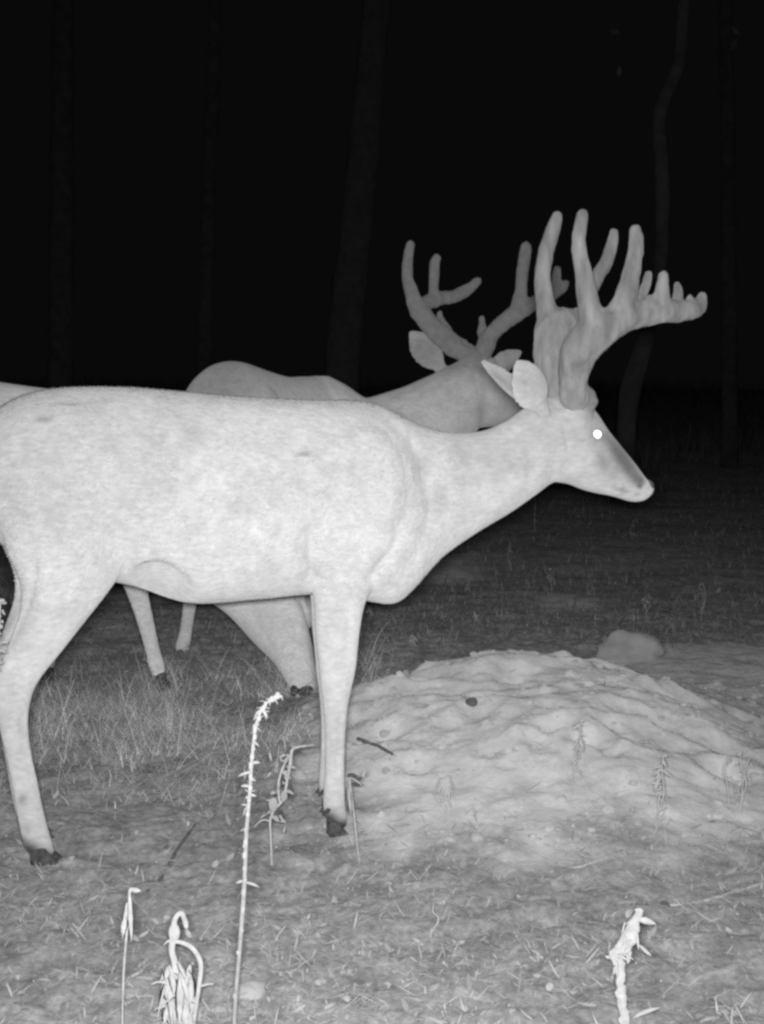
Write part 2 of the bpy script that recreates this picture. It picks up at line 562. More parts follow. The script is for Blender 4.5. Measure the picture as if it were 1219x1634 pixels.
def tint_spots(P, fr, spots, tint):
    """coat markings and painted crease shade: P world points, spots in photograph pixels on the animal's plane"""
    q = P - fr.O[None]
    lx = q @ fr.ex; lz = q[:, 2]
    for px, py, r, mul, asp in spots:
        sx, sz = fr.pix(px, py, -0.06)
        rm = r * 3.45 / F
        d = np.sqrt(((lx - sx) / asp) ** 2 + (lz - sz) ** 2) / rm
        k = np.exp(-d ** 2.4)
        tint *= 1 - k * (1 - mul)
    return tint

def sculpt(me, base, fr, grooves, dents, wrinkle=None, limit=None):
    """press folds and hollows into a body, sideways towards its middle; pixels on the animal's long plane"""
    c = coords(me).astype(np.float64); P = c + np.array(base)[None] - fr.O[None]
    lx = P @ fr.ex; lt = P @ fr.ey; lz = P[:, 2]
    mv = np.zeros(len(P))
    for pts, w, dep, step in grooves:
        q = np.array([fr.pix(a, b_, -.1) for a, b_ in pts])
        best = np.full(len(P), 9.0); sd = np.zeros(len(P))
        Q, _ = spline(q, np.ones(len(q)), 5)
        end = np.ones(len(P))
        for k in range(len(Q) - 1):
            e = Q[k + 1] - Q[k]; L2 = (e ** 2).sum() + 1e-12
            t = np.clip(((lx - Q[k, 0]) * e[0] + (lz - Q[k, 1]) * e[1]) / L2, 0, 1)
            dx = lx - Q[k, 0] - t * e[0]; dz = lz - Q[k, 1] - t * e[1]
            d = np.sqrt(dx * dx + dz * dz); m_ = d < best
            u = (k + t) / (len(Q) - 1)
            best = np.where(m_, d, best); sd = np.where(m_, np.sign(e[0] * dz - e[1] * dx), sd)
            end = np.where(m_, np.clip(np.minimum(u, 1 - u) * 5, 0, 1), end)
        wm = w * 3.4 / F
        mv += 1.7 * dep * end * np.exp(-(best / wm) ** 2)
        if step:                                  # ground on one side of the fold lies lower
            mv += step * end * np.exp(-(best / (wm * 3.2)) ** 2) * (sd > 0) * (1 - np.exp(-(best / (wm * .5)) ** 2))
    for px, py, r, dep in dents:
        sx, sz = fr.pix(px, py, -.08)
        mv += dep * np.exp(-((lx - sx) ** 2 + (lz - sz) ** 2) / (r * 3.4 / F) ** 2)
    if wrinkle: mv += wrinkle(lx, lz)
    if limit: mv += limit(lx, lz, np.abs(lt))
    mv = np.minimum(mv, np.abs(lt) * .85); k = np.clip(np.abs(lt) / .02, 0, 1)
    c -= (np.sign(lt) * mv * k)[:, None] * fr.ey[None]
    me.vertices.foreach_set('co', c.astype(np.float32).ravel()); me.update()

def coat(root_body, me, n, length, width, flow, tint, lift=.16, short=None):
    """short hairs lying along the body, a child of the body"""
    c = coords(me).astype(np.float64)
    nrm = np.empty(len(me.vertices) * 3, np.float32); me.vertices.foreach_get('normal', nrm); nrm = nrm.reshape(-1, 3).astype(np.float64)
    lp = np.empty(len(me.loops), np.int32); me.loops.foreach_get('vertex_index', lp)
    tot = np.empty(len(me.polygons), np.int32); me.polygons.foreach_get('loop_total', tot)
    st = np.empty(len(me.polygons), np.int32); me.polygons.foreach_get('loop_start', st)
    ar = np.empty(len(me.polygons), np.float32); me.polygons.foreach_get('area', ar)
    f = rng.choice(len(ar), n, p=ar / ar.sum())
    i0 = lp[st[f]]; i1 = lp[st[f] + 1]; i2 = lp[st[f] + 2]
    r1 = np.sqrt(rng.random(n))[:, None]; r2 = rng.random(n)[:, None]
    p = c[i0] * (1 - r1) + c[i1] * r1 * (1 - r2) + c[i2] * r1 * r2
    N = nrm[i0]
    D = flow(p) + rng.normal(0, .22, (n, 3))
    D -= N * (D * N).sum(1)[:, None]; D /= np.linalg.norm(D, axis=1)[:, None] + 1e-9
    D2 = D + N * (lift * (.5 + rng.random((n, 1)))); D2 /= np.linalg.norm(D2, axis=1)[:, None]
    S = np.cross(N, D); S /= np.linalg.norm(S, axis=1)[:, None] + 1e-9
    L = (length * (.55 + .7 * rng.random(n)))[:, None] * (1 if short is None else short(p)[:, None]); Wd = (width * (.7 + .6 * rng.random(n)))[:, None]
    p = p - N * .001
    V = np.stack([p - S * Wd, p + S * Wd, p + D2 * L * .6 + S * Wd * .8, p + D2 * L - N * L * .05, p + D2 * L * .6 - S * Wd * .8], 1).reshape(-1, 3)
    F_ = np.arange(5 * n).reshape(n, 5)
    m2 = bpy.data.meshes.new('fur')
    m2.vertices.add(len(V)); m2.vertices.foreach_set('co', V.astype(np.float32).ravel())
    m2.loops.add(F_.size); m2.loops.foreach_set('vertex_index', F_.astype(np.int32).ravel())
    m2.polygons.add(n); m2.polygons.foreach_set('loop_start', np.arange(0, F_.size, 5, dtype=np.int32))
    m2.update(calc_edges=True)
    set_attr(m2, 'tint', np.repeat(tint[i0] * (.76 + .44 * rng.random(n)), 5))
    o = link_mesh('fur', m2, root_body.data.materials[0], root_body, smooth=False)
    return tag(o, kind='stuff')

# ---- the front buck
b1 = np.array((F1.O[0], F1.O[1], G1))
buck = thing('deer', b1, 'large pale buck in front, side on, tall thick velvet antlers and one glowing eye', 'deer', 'deer at the earth pile')
mb = MB()
lat1 = F1.ey
mb.slab(place(F1, L_TORSO, 0), lat1, n=40, sub=6, ex=2.25)
mb.slab(place(F1, L_TORSO[-3:] + L_NECK + L_HEAD[:2], 0), lat1, n=32, sub=6, ex=2.0)
mb.slab(place(F1, L_NECK[-1:] + L_HEAD, 0), lat1, n=32, sub=6, ex=2.2)
mb.slab(place(F1, L_HIND, -.098), -lat1, n=24, sub=5, ex=2.1)
mb.slab(place(F1, L_HIND, .098, dx=-.010), lat1, n=24, sub=5, ex=2.1)
mb.slab(place(F1, L_FORE, -.088), -lat1, n=24, sub=5, ex=2.1)
mb.slab(place(F1, L_FORE, .075, dx=.024), lat1, n=24, sub=5, ex=2.1)
for sgn in (-1, 1):                              # haunch and shoulder muscle
    mb.ball(F1.wp(105, 775, sgn * .085), (.17, .085, .18))
    mb.ball(F1.wp(570, 790, sgn * .075), (.115, .078, .17))
    mb.ball(F1.wp(560, 870, sgn * .085), (.085, .06, .09))
    mb.ball(F1.wp(915, 722, sgn * .036), (.052, .036, .062))     # cheek
    mb.ball(F1.wp(944, 682, sgn * .045), (.026, .02, .02))       # brow
    mb.tube([F1.wp(926, 692, sgn * .026), F1.wp(920, 664, sgn * .038), F1.wp(917, 648, sgn * .043)], [.034, .038, .034], n=14, sub=2)   # pedicle
# ears
ear_into(mb, F1.wp(868, 655, -.062), F1.wp(825, 574, -.100), .050, -lat1 * 1.0 + F1.ex * .1 + np.array((0, 0, .15)), cup=-.2)
ear_into(mb, F1.wp(850, 652, .040), F1.wp(768, 575, .125), .036, -lat1 * .7 + F1.ex * .5, cup=.3)
# sheath fold, tail
mb.tube([F1.wp(-40, 690, 0), F1.wp(-62, 740, 0), F1.wp(-66, 820, 0), F1.wp(-58, 870, 0)], [.03, .035, .035, .012], n=14)
me = fuse('body', mb, b1, 0.0054, 7)
ax_, az_ = F1.pix(246, 889, -.1)
def flank_fold(lx, lz, alt):
    """the belly draws in under the fold of skin before the hind leg"""
    dep = (az_ - .030 * ((lx - ax_) / .062) ** 2) - lz
    win = np.exp(-((lx - ax_ - .004) / .074) ** 6) * (lz > .45)
    return np.clip(alt - (.112 - 1.15 * dep), 0, alt * .85) * win * np.clip(dep / .008, 0, 1)
sculpt(me, b1, F1, [
    ([(592, 646), (630, 672), (660, 708), (680, 752), (690, 800), (682, 845), (655, 895), (628, 930)], 14, .0075, 0),
    ([(648, 690), (672, 735), (683, 790)], 24, .004, 0),
    ([(488, 690), (505, 720), (528, 760), (540, 800)], 12, .004, 0),
    ([(486, 830), (488, 870), (492, 905), (494, 945)], 9, .008, 0),
    ([(640, 840), (620, 880), (596, 905), (584, 935)], 9, .006, 0),
    ([(186, 915), (207, 901), (227, 891), (250, 889), (274, 901), (296, 928)], 5, .002, 0),
    ([(200, 905), (182, 850), (180, 790), (205, 730)], 22, .006, 0),
    ([(48, 870), (53, 915), (46, 960), (26, 1010), (4, 1050)], 6, .007, 0),
    ([(905, 668), (915, 700), (920, 735), (905, 762)], 7, .005, 0),
    ([(1036, 792), (1015, 789), (995, 783), (978, 776)], 3.5, .004, 0),
    ([(958, 708), (972, 730), (990, 752)], 9, .004, 0),
    ([(880, 628), (898, 642), (912, 656)], 5, .006, 0),
    ([(830, 690), (850, 715), (868, 760)], 14, .004, 0),
    ([(14, 1030), (28, 1072), (22, 1105)], 6, .004, 0), ([(40, 1120), (34, 1160), (42, 1205), (52, 1245)], 5, .003, 0), ([(20, 900), (28, 950), (14, 1000)], 6, .004, 0),
    ([(548, 955), (553, 1010), (548, 1060)], 7, .003, 0), ([(541, 1125), (540, 1180), (538, 1240)], 4, .0025, 0), ([(520, 960), (518, 1010), (522, 1060)], 6, .002, 0),
    ([(945, 705), (955, 712), (966, 706)], 4, .004, 0), ([(940, 684), (953, 679), (966, 686)], 4, .003, 0),
    ([(745, 700), (770, 745), (800, 800)], 18, .004, 0)],
   [(953, 693, 13, .008), (1027, 776, 5, .006), (700, 790, 40, .010), (690, 730, 36, .008), (600, 920, 16, -.006), (310, 690, 30, .004), (430, 830, 60, -.006),
    (40, 1110, 16, -.004), (535, 1095, 16, -.005), (70, 1190, 9, .003)],
   lambda lx, lz: .0022 * np.sin(lx * 105 + 3 * lz) * np.exp(-((lx - F1.pix(400, 800)[0]) / .17) ** 2 - ((lz - .72) / .13) ** 2), flank_fold)
P = coords(me) + b1[None].astype(np.float32)
tint = np.ones(len(P))
q = P - F1.O[None]
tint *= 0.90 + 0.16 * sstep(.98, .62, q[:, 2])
spots = [(302, 686, 17, .80, 1), (190, 712, 26, .93, 1.3), (65, 665, 14, .92, 1.6), (780, 740, 42, .83, 1.6), (720, 715, 26, .90, 2), (700, 800, 22, .86, .7), (672, 745, 20, .86, .7),  # final pair puts the shade of the shoulder crease into the coat tint
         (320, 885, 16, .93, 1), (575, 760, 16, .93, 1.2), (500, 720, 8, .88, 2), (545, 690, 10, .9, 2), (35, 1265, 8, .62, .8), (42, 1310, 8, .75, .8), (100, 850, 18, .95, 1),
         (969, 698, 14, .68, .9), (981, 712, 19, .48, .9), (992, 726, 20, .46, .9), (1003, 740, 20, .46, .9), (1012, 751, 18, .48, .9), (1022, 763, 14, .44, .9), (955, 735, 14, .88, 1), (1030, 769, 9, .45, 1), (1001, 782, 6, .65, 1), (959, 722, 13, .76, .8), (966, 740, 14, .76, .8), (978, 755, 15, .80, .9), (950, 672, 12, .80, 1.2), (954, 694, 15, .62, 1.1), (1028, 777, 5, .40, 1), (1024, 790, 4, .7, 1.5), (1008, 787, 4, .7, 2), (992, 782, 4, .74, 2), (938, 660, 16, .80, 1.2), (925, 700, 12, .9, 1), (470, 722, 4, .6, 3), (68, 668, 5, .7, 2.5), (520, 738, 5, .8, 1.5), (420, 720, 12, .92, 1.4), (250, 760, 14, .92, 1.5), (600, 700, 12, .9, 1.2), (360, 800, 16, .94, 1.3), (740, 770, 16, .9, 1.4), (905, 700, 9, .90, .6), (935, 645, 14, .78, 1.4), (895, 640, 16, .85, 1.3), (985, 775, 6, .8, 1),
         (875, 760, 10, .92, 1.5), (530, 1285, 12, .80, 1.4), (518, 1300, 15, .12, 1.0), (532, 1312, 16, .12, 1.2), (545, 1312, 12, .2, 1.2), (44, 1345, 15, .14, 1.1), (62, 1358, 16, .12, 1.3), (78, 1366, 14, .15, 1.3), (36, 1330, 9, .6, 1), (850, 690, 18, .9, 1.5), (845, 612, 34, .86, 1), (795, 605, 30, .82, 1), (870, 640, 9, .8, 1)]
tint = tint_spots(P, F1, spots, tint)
set_attr(me, 'tint', tint)
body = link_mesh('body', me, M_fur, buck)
headx = F1.pix(850, 700)[0]
def flow1(p):
    z = p[:, 2:3] + b1[2]; k = sstep(.62, .45, z)
    return (-F1.ex[None] * .9 - np.array((0, 0, .45))[None]) * (1 - k) + np.array((0, 0, -1.0))[None] * k
def short1(p):
    q = p + b1[None] - F1.O[None]; lx = q @ F1.ex
    return 1 - .72 * np.maximum(np.maximum(sstep(headx - .22, headx - .10, lx), sstep(.60, .42, q[:, 2])), 1.2 * np.exp(-((lx - F1.pix(250, 925)[0]) / .10) ** 4 - ((q[:, 2] - F1.pix(250, 940)[1]) / .05) ** 4))
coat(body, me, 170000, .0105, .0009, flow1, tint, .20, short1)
# hooves
hd = F1.ex
hoof_meshes(buck, hd - .3 * lat1, F1.wp(62, 1347, -.098), .042, .052, M_hoof)
hoof_meshes(buck, hd, F1.w(*((lambda p: (p[0] - .010, .098, p[1]))(F1.pix(62, 1347, -.098)))), .042, .052, M_hoof)
hoof_meshes(buck, hd, F1.wp(530, 1304, -.088), .042, .036, M_hoof)
hoof_meshes(buck, hd, F1.w(*((lambda p: (p[0] + .024, .075, p[1]))(F1.pix(530, 1304, -.088)))), .042, .036, M_hoof)
eye_mesh(buck, F1.wp(953, 693, -.0605), .0118, C0 + np.array((0, 0, .05)) - F1.wp(953, 693, -.06))
eye_mesh(buck, F1.w(F1.pix(953, 693, -.0585)[0], .0585, F1.pix(953, 693, -.0585)[1]), .0155, lat1 + F1.ex * .12)
# nose pad
mbn = MB(); mbn.ball(F1.wp(1033, 776, 0), (.016, .026, .017)); mbn.ball(F1.wp(1037, 784, 0), (.010, .018, .010))
me = fuse('nose', mbn, b1, .004, 3); link_mesh('nose', me, M_nose, buck)

def antler(root, paths, conv, scale_px, mat, voxel=.0055, sm=4):
    mb = MB()
    for path in paths:
        mb.tube([conv(p) for p in path], [p[2] * scale_px for p in path], n=14, sub=5)
    me = fuse('antler', mb, np.array(root.location), voxel, sm)
    c = coords(me); h = fbm(c[:, 0] * 42 + 7, c[:, 1] * 42 + c[:, 2] * 9 + 5, 3) - .5; h2 = fbm(c[:, 0] * 110 + 3, c[:, 2] * 60 + c[:, 1] * 60, 2) - .5
    nr = np.empty(len(me.vertices) * 3, np.float32); me.vertices.foreach_get('normal', nr)
    low = .4 + .6 * sstep(np.quantile(c[:, 2], .55), np.quantile(c[:, 2], .05), c[:, 2])
    c += nr.reshape(-1, 3) * ((h * .018 + h2 * .007) * low)[:, None]; me.vertices.foreach_set('co', c.ravel()); me.update()
    return link_mesh('antler', me, mat, root)

near = [[(922, 668, 22, -.018), (920, 650, 26, -.032), (917, 634, 27, -.048), (914, 612, 24, -.065), (917, 585, 26, -.085), (928, 556, 31, -.105), (956, 528, 32, -.12), (1000, 507, 22, -.13), (1040, 499, 20, -.125), (1085, 496, 17, -.11), (1110, 492, 15, -.095), (1120, 474, 9.5, -.09)],
        [(948, 520, 22, -.115), (938, 480, 18, -.122), (930, 430, 14, -.125), (924, 390, 12.5, -.12), (926, 360, 12, -.115), (929, 343, 10.5, -.11)],
        [(985, 505, 20, -.128), (1000, 465, 17, -.135), (1008, 430, 13.5, -.135), (1014, 395, 12, -.13), (1014, 375, 11, -.125), (1013, 366, 9, -.125)],
        [(1056, 492, 16, -.122), (1057, 462, 11.5, -.125), (1058, 440, 9, -.12)],
        [(1100, 486, 8, -.1), (1101, 474, 5, -.1)], [(1042, 488, 9, -.12), (1036, 478, 8, -.12)],
        [(945, 640, 9, -.06), (938, 636, 14, -.05)]]
far = [[(900, 655, 18, .015), (893, 638, 20, .03), (884, 612, 21, .045), (876, 580, 22, .06), (876, 547, 23, .08), (886, 522, 30, .095), (914, 522, 26, .105), (934, 538, 20, .11), (955, 552, 13, .115), (978, 528, 13, .12), (1030, 500, 12, .12), (1078, 490, 10, .11), (1090, 486, 7, .10)],
       [(882, 525, 21, .095), (869, 482, 16, .105), (865, 440, 13, .11), (872, 400, 12, .11), (884, 362, 11, .105), (890, 346, 9, .1)],
       [(925, 520, 12, .11), (938, 478, 12, .12), (950, 450, 11.5, .125), (968, 415, 10.5, .125), (978, 385, 9.5, .12), (980, 371, 8, .12)],
       [(1015, 500, 9, .12), (1024, 470, 9, .125), (1031, 450, 8, .125), (1035, 437, 6, .12)],
       [(1076, 490, 9, .11), (1082, 468, 9, .11), (1080, 455, 7, .11)],
       [(905, 510, 9, .1), (904, 498, 5, .1)], [(918, 505, 9, .1), (920, 494, 5, .1)]]
antler(buck, near, lambda p: F1.wp(p[0], p[1], p[3]), 3.55 / F, M_velvet)
antler(buck, far, lambda p: F1.wp(p[0], p[1], p[3]), 3.75 / F, M_velvet)

# ---- the buck behind, turned away
def tube_px(mb, chain, n=18, sub=5):
    mb.tube([at(c[0], c[1], c[2]) for c in chain], [c[3] * c[2] / F for c in chain], n=n, sub=sub)

hip_l = F1.pix(120, 616)
A2 = 54.0; S2 = 1.03
hip_w = at(386, 574, 5.75)
g2 = hz(hip_w[0] + .2, 6.0)
F2 = Frame((0, 0, 0), A2, S2)
F2.O = hip_w - F2.w(hip_l[0], 0, hip_l[1]); F2.O[2] = hip_w[2] - S2 * hip_l[1]
b2 = np.array((F2.O[0], F2.O[1], g2))
rear = thing('deer', b2, 'dimmer antlered buck behind the front one, turned away with the back of its head showing', 'deer', 'deer at the earth pile')
mb = MB()
T2 = []
for (a_, b_, w_), dip, nar in zip(L_TORSO[:-1], (0, 0, 0, -.004, -.006, .004, .034, .046, .034, .05, .075, .09), (1, 1, 1, 1, 1, 1, 1, .95, .85, .85, .9, 1)):
    T2.append(((a_[0], a_[1] - dip), b_, w_ * nar))
mb.slab(place(F2, T2, 0), F2.ey, n=36, sub=5, ex=2.0)
for sgn in (-1, 1):
    mb.ball(F2.w(hip_l[0] - .05, sgn * .08, hip_l[1] - .24), (.13, .11, .18))
YH = 6.3
tube_px(mb, [(500, 740, 6.1, 95), (590, 725, 6.15, 90), (665, 690, 6.2, 78), (715, 650, 6.24, 62), (748, 615, 6.27, 45), (762, 598, 6.3, 36)])
tube_px(mb, [(510, 660, 6.1, 62), (560, 700, 6.15, 70), (640, 725, 6.2, 75)])
# head pointing away, cheeks to its right
hdv = np.array((.30, .92, -.38)); hdv /= np.linalg.norm(hdv)
hc = at(757, 606, 6.28)
mb.tube([hc - hdv * .03, hc + hdv * .06, hc + hdv * .16, hc + hdv * .26, hc + hdv * .33], [.088, .088, .062, .045, .036], n=18)
tube_px(mb, [(770, 640, 6.28, 44), (795, 648, 6.33, 34), (812, 655, 6.4, 24)])
# legs
tube_px(mb, [(352, 740, 5.75, 62), (345, 830, 5.72, 42), (325, 890, 5.66, 22), (309, 930, 5.62, 14), (302, 970, 5.6, 11), (296, 1010, 5.6, 10.5), (291, 1032, 5.6, 12), (289, 1044, 5.6, 9)])
tube_px(mb, [(425, 740, 5.85, 62), (440, 830, 5.86, 42), (446, 900, 5.82, 24), (444, 940, 5.84, 15), (450, 980, 5.86, 11), (455, 1015, 5.86, 11), (457, 1034, 5.86, 11)])
tube_px(mb, [(520, 760, 6.1, 60), (530, 830, 6.1, 34), (533, 900, 6.1, 19), (535, 950, 6.1, 14), (536, 985, 6.1, 10.5), (537, 1010, 6.1, 11), (538, 1021, 6.1, 9)])
tube_px(mb, [(565, 760, 6.2, 55), (558, 830, 6.2, 32), (553, 900, 6.2, 18), (550, 950, 6.2, 13), (549, 985, 6.2, 10), (548, 1006, 6.2, 11), (548, 1015, 6.2, 9)])
ear_into(mb, at(705, 588, 6.28), at(654, 528, 6.22), .062, (0.25, -1, -.15), .013, -.25)
ear_into(mb, at(783, 592, 6.3), at(832, 560, 6.38), .046, (-.2, -1, -.25), .013, -.25)
me = fuse('body', mb, b2, 0.0085, 7)
P = coords(me) + b2[None].astype(np.float32)
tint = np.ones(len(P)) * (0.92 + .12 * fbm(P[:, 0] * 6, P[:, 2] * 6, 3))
for px, py, Y, r, mul in ((755, 578, 6.25, 26, .55), (720, 582, 6.2, 18, .7), (385, 600, 5.65, 75, .72), (340, 640, 5.6, 60, .78), (520, 620, 6.0, 50, .95), (678, 560, 6.25, 40, .66), (812, 572, 6.34, 28, .7), (770, 655, 6.2, 16, .8), (330, 650, 5.6, 30, .9), (680, 560, 6.25, 22, .88)):  # mark beside the jaw paints the shade of the neck fold into the tint
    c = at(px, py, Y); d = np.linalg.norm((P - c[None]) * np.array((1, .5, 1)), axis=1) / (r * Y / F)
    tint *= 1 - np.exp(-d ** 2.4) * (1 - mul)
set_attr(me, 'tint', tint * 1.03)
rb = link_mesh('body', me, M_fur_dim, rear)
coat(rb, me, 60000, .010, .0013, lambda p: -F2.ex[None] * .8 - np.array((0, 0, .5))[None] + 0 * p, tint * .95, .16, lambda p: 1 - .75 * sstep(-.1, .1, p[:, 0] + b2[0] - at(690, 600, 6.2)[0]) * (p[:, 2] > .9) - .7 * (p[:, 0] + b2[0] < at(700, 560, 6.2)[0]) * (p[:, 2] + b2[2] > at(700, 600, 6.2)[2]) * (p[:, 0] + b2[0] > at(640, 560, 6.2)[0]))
for px, py, Y in ((289, 1042, 5.6), (457, 1034, 5.86), (538, 1020, 6.1), (548, 1014, 6.2)):
    c = at(px, py, Y); gz = hz(c[0], c[1]); hgt = max(.03, c[2] - gz)
    hoof_meshes(rear, F2.ex, c, hgt, .045, M_hoof)
nz = hc + hdv * .36
mbn = MB(); mbn.ball(nz, (.03, .022, .02)); mbn.ball(nz + hdv * .008 - np.array((0, 0, .012)), (.02, .015, .012))
link_mesh('nose', fuse('nose', mbn, b2, .005, 2), M_nose, rear)
for s in (-1, 1):
    sd = np.cross(hdv, (0, 0, 1)); sd /= np.linalg.norm(sd)
    eye_mesh(rear, hc + hdv * .10 + sd * s * .078 + np.array((0, 0, .02)), .015, sd * s + hdv * .2)
rl = [[(757, 572, 16, 6.27), (738, 560, 16, 6.26), (715, 545, 17, 6.24), (690, 522, 16, 6.22), (668, 494, 14.5, 6.22), (656, 465, 11, 6.24), (650, 435, 9, 6.26), (652, 405, 8.5, 6.28), (655, 391, 7.5, 6.28)],
      [(667, 498, 13, 6.22), (680, 484, 12, 6.26), (700, 477, 11.5, 6.32), (725, 473, 10.5, 6.38), (745, 463, 9.5, 6.42), (762, 449, 7, 6.44)],
      [(691, 482, 10, 6.29), (692, 455, 8.5, 6.31), (693, 425, 8.5, 6.32), (696, 412, 8, 6.32)],
      [(725, 552, 12, 6.25), (712, 527, 8.5, 6.3), (703, 508, 6.5, 6.33), (702, 500, 5.5, 6.33)]]
rr = [[(768, 574, 14, 6.28), (773, 556, 14, 6.28), (783, 535, 14, 6.27), (800, 518, 13, 6.26), (820, 502, 14, 6.26), (838, 490, 14, 6.28), (856, 482, 11, 6.32), (878, 470, 11, 6.38), (895, 460, 10, 6.42), (903, 452, 7, 6.44)],
      [(826, 498, 13, 6.26), (831, 465, 10.5, 6.28), (834, 430, 10, 6.3), (838, 402, 10, 6.32), (839, 394, 9, 6.32)],
      [(885, 468, 9, 6.4), (888, 445, 8, 6.41), (889, 430, 6.5, 6.42)],
      [(775, 550, 11, 6.28), (770, 528, 7.5, 6.32), (769, 510, 6, 6.34), (769, 507, 5, 6.34)]]
antler(rear, rl, lambda p: at(p[0], p[1], p[3]), 6.28 / F, M_velvet_dim, .007, 3)
antler(rear, rr, lambda p: at(p[0], p[1], p[3]), 6.28 / F, M_velvet_dim, .007, 3)

# ---- the deer feeding with its head down
Y3 = 4.98
A3 = 4.0; S3 = .98
g3 = hz(-.9, Y3)
F3 = Frame((0, 0, 0), A3, S3, -3.5)
w_l = F1.pix(560, 638)
wi = at(170, 628, Y3 + .06)
F3.O = np.array((0., 0, 0)); F3.O = wi - F3.w(w_l[0], 0, w_l[1])
b3 = np.array((F3.O[0], F3.O[1], g3))
graz = thing('deer', b3, 'deer feeding with its lowered muzzle at the ground, behind the belly of the front buck', 'deer', 'deer at the earth pile')
mb = MB()
mb.slab(place(F3, L_TORSO[:-1], 0), F3.ey, n=36, sub=5, ex=2.2)
mb.slab(place(F3, L_HIND, -.095, dx=.02, shear=-.1), -F3.ey, n=20, sub=4)
mb.slab(place(F3, L_HIND, .095, dx=.09, shear=.05), F3.ey, n=20, sub=4)
tube_px(mb, [(205, 790, 5.0, 105), (270, 830, 5.0, 92), (335, 872, 5.0, 80), (384, 912, 5.0, 70), (415, 950, 5.0, 60), (441, 994, 4.95, 50), (463, 1034, 4.88, 37), (476, 1066, 4.82, 29), (484, 1088, 4.79, 25), (486, 1099, 4.78, 19)], 22)
mb.ball(at(452, 988, 4.90), (.070, .04, .080))
mb.ball(at(480, 975, 4.98), (.07, .06, .06))
ear_into(mb, at(492, 968, 4.93), at(505, 905, 4.84), .035, (-.5, -1, .1), cup=-.25)
ear_into(mb, at(500, 968, 5.05), at(540, 910, 5.14), .035, (.3, -1, .1), cup=-.25)
tube_px(mb, [(165, 800, 4.94, 55), (188, 860, 4.93, 42), (210, 915, 4.93, 22), (222, 955, 4.93, 16), (233, 995, 4.93, 13.5), (243, 1035, 4.93, 12), (250, 1062, 4.93, 13), (254, 1075, 4.93, 10)])
tube_px(mb, [(120, 800, 5.10, 55), (112, 860, 5.1, 40), (104, 915, 5.1, 21), (98, 955, 5.1, 15), (90, 995, 5.1, 13), (82, 1030, 5.1, 12), (77, 1055, 5.1, 12), (75, 1064, 5.1, 10)])
me = fuse('body', mb, b3, 0.0075, 7)
sculpt(me, b3, F3, [([(446, 955), (466, 978), (472, 1006), (458, 1028), (434, 1026)], 6, .0055, 0), ([(395, 960), (420, 1000), (448, 1040)], 8, .003, 0), ([(480, 940), (486, 965), (492, 985)], 7, .009, 0)], [(455, 1050, 10, .004)])
P = coords(me) + b3[None].astype(np.float32)
tint = np.ones(len(P)) * (0.95 + .1 * fbm(P[:, 0] * 6, P[:, 2] * 6, 3))
for px, py, Y, r, mul in ((490, 952, 4.88, 17, .35), (470, 1095, 4.95, 12, .5), (478, 1025, 4.93, 14, .85), (500, 1040, 4.93, 18, .75)):
    c = at(px, py, Y); d = np.linalg.norm((P - c[None]) * np.array((1, .5, 1)), axis=1) / (r * Y / F)
    tint *= 1 - np.exp(-d ** 2.4) * (1 - mul)
set_attr(me, 'tint', tint * 1.05)
gb = link_mesh('body', me, M_fur_dim, graz)
coat(gb, me, 60000, .009, .0013, lambda p: -F3.ex[None] * .7 - np.array((0, 0, .6))[None] + 0 * p, tint * 1.05)
mbn = MB(); mbn.ball(at(489, 1104, 4.76), (.026, .03, .024)); mbn.ball(at(469, 1102, 4.75), (.013, .014, .018))
link_mesh('nose', fuse('nose', mbn, b3, .004, 2), M_hoof, graz)
eye_mesh(graz, at(505, 1012, 4.86), .013, (.5, -1, 0)); eye_mesh(graz, at(512, 1010, 4.98), .013, (.5, 1, 0))
for px, py, Y in ((255, 1074, 4.93), (75, 1063, 5.1)):
    c = at(px, py, Y); gz = hz(c[0], c[1])
    hoof_meshes(graz, F3.ex, c, max(.03, c[2] - gz), .045, M_hoof)
for lt, dx, sh in ((-.095, .02, -.1), (.095, .09, .05)):
    fx, fz = L_HIND[-1][0]; s = .75 - fz
    c = F3.w(fx + dx + sh * s, lt, fz); gz = hz(c[0], c[1])
    hoof_meshes(graz, F3.ex, c, max(.03, c[2] - gz), .05, M_hoof)

# ------------------------------------------------------------------ single dry plants
def stem_thing(name, base_px, Y, label, cat, group=None):
    x = at(base_px[0], base_px[1], Y)
    base = np.array((x[0], Y, hz(x[0], Y)))
    return thing(name, base, label, cat, group), base

def part_from(root, name, mb, mat):
    me = raw_mesh(name, mb.rebased(np.array(root.location)), mb.f)
    return link_mesh(name, me, mat, root)

def parts_from(root, name, mb, mat):
    for q in mb.pieces()[:100]:
        part_from(root, name, q, mat)

def leaf(mb, p0, direc, L, w, droop=0.4, roll=None):
    d = np.array(direc, float); d /= np.linalg.norm(d)
    side = np.cross(d, (0.2, -1, .3)) if roll is None else np.array(roll, float)
    pts = []; wd = []
    for u in (0, .2, .45, .7, .9, 1):
        pts.append(np.array(p0) + d * L * u - np.array((0, 0, 1)) * L * droop * u * u)
        wd.append(w * math.sin(math.pi * min(1, u * .93 + .07)) ** .8)
    mb.blade(pts, wd, side)

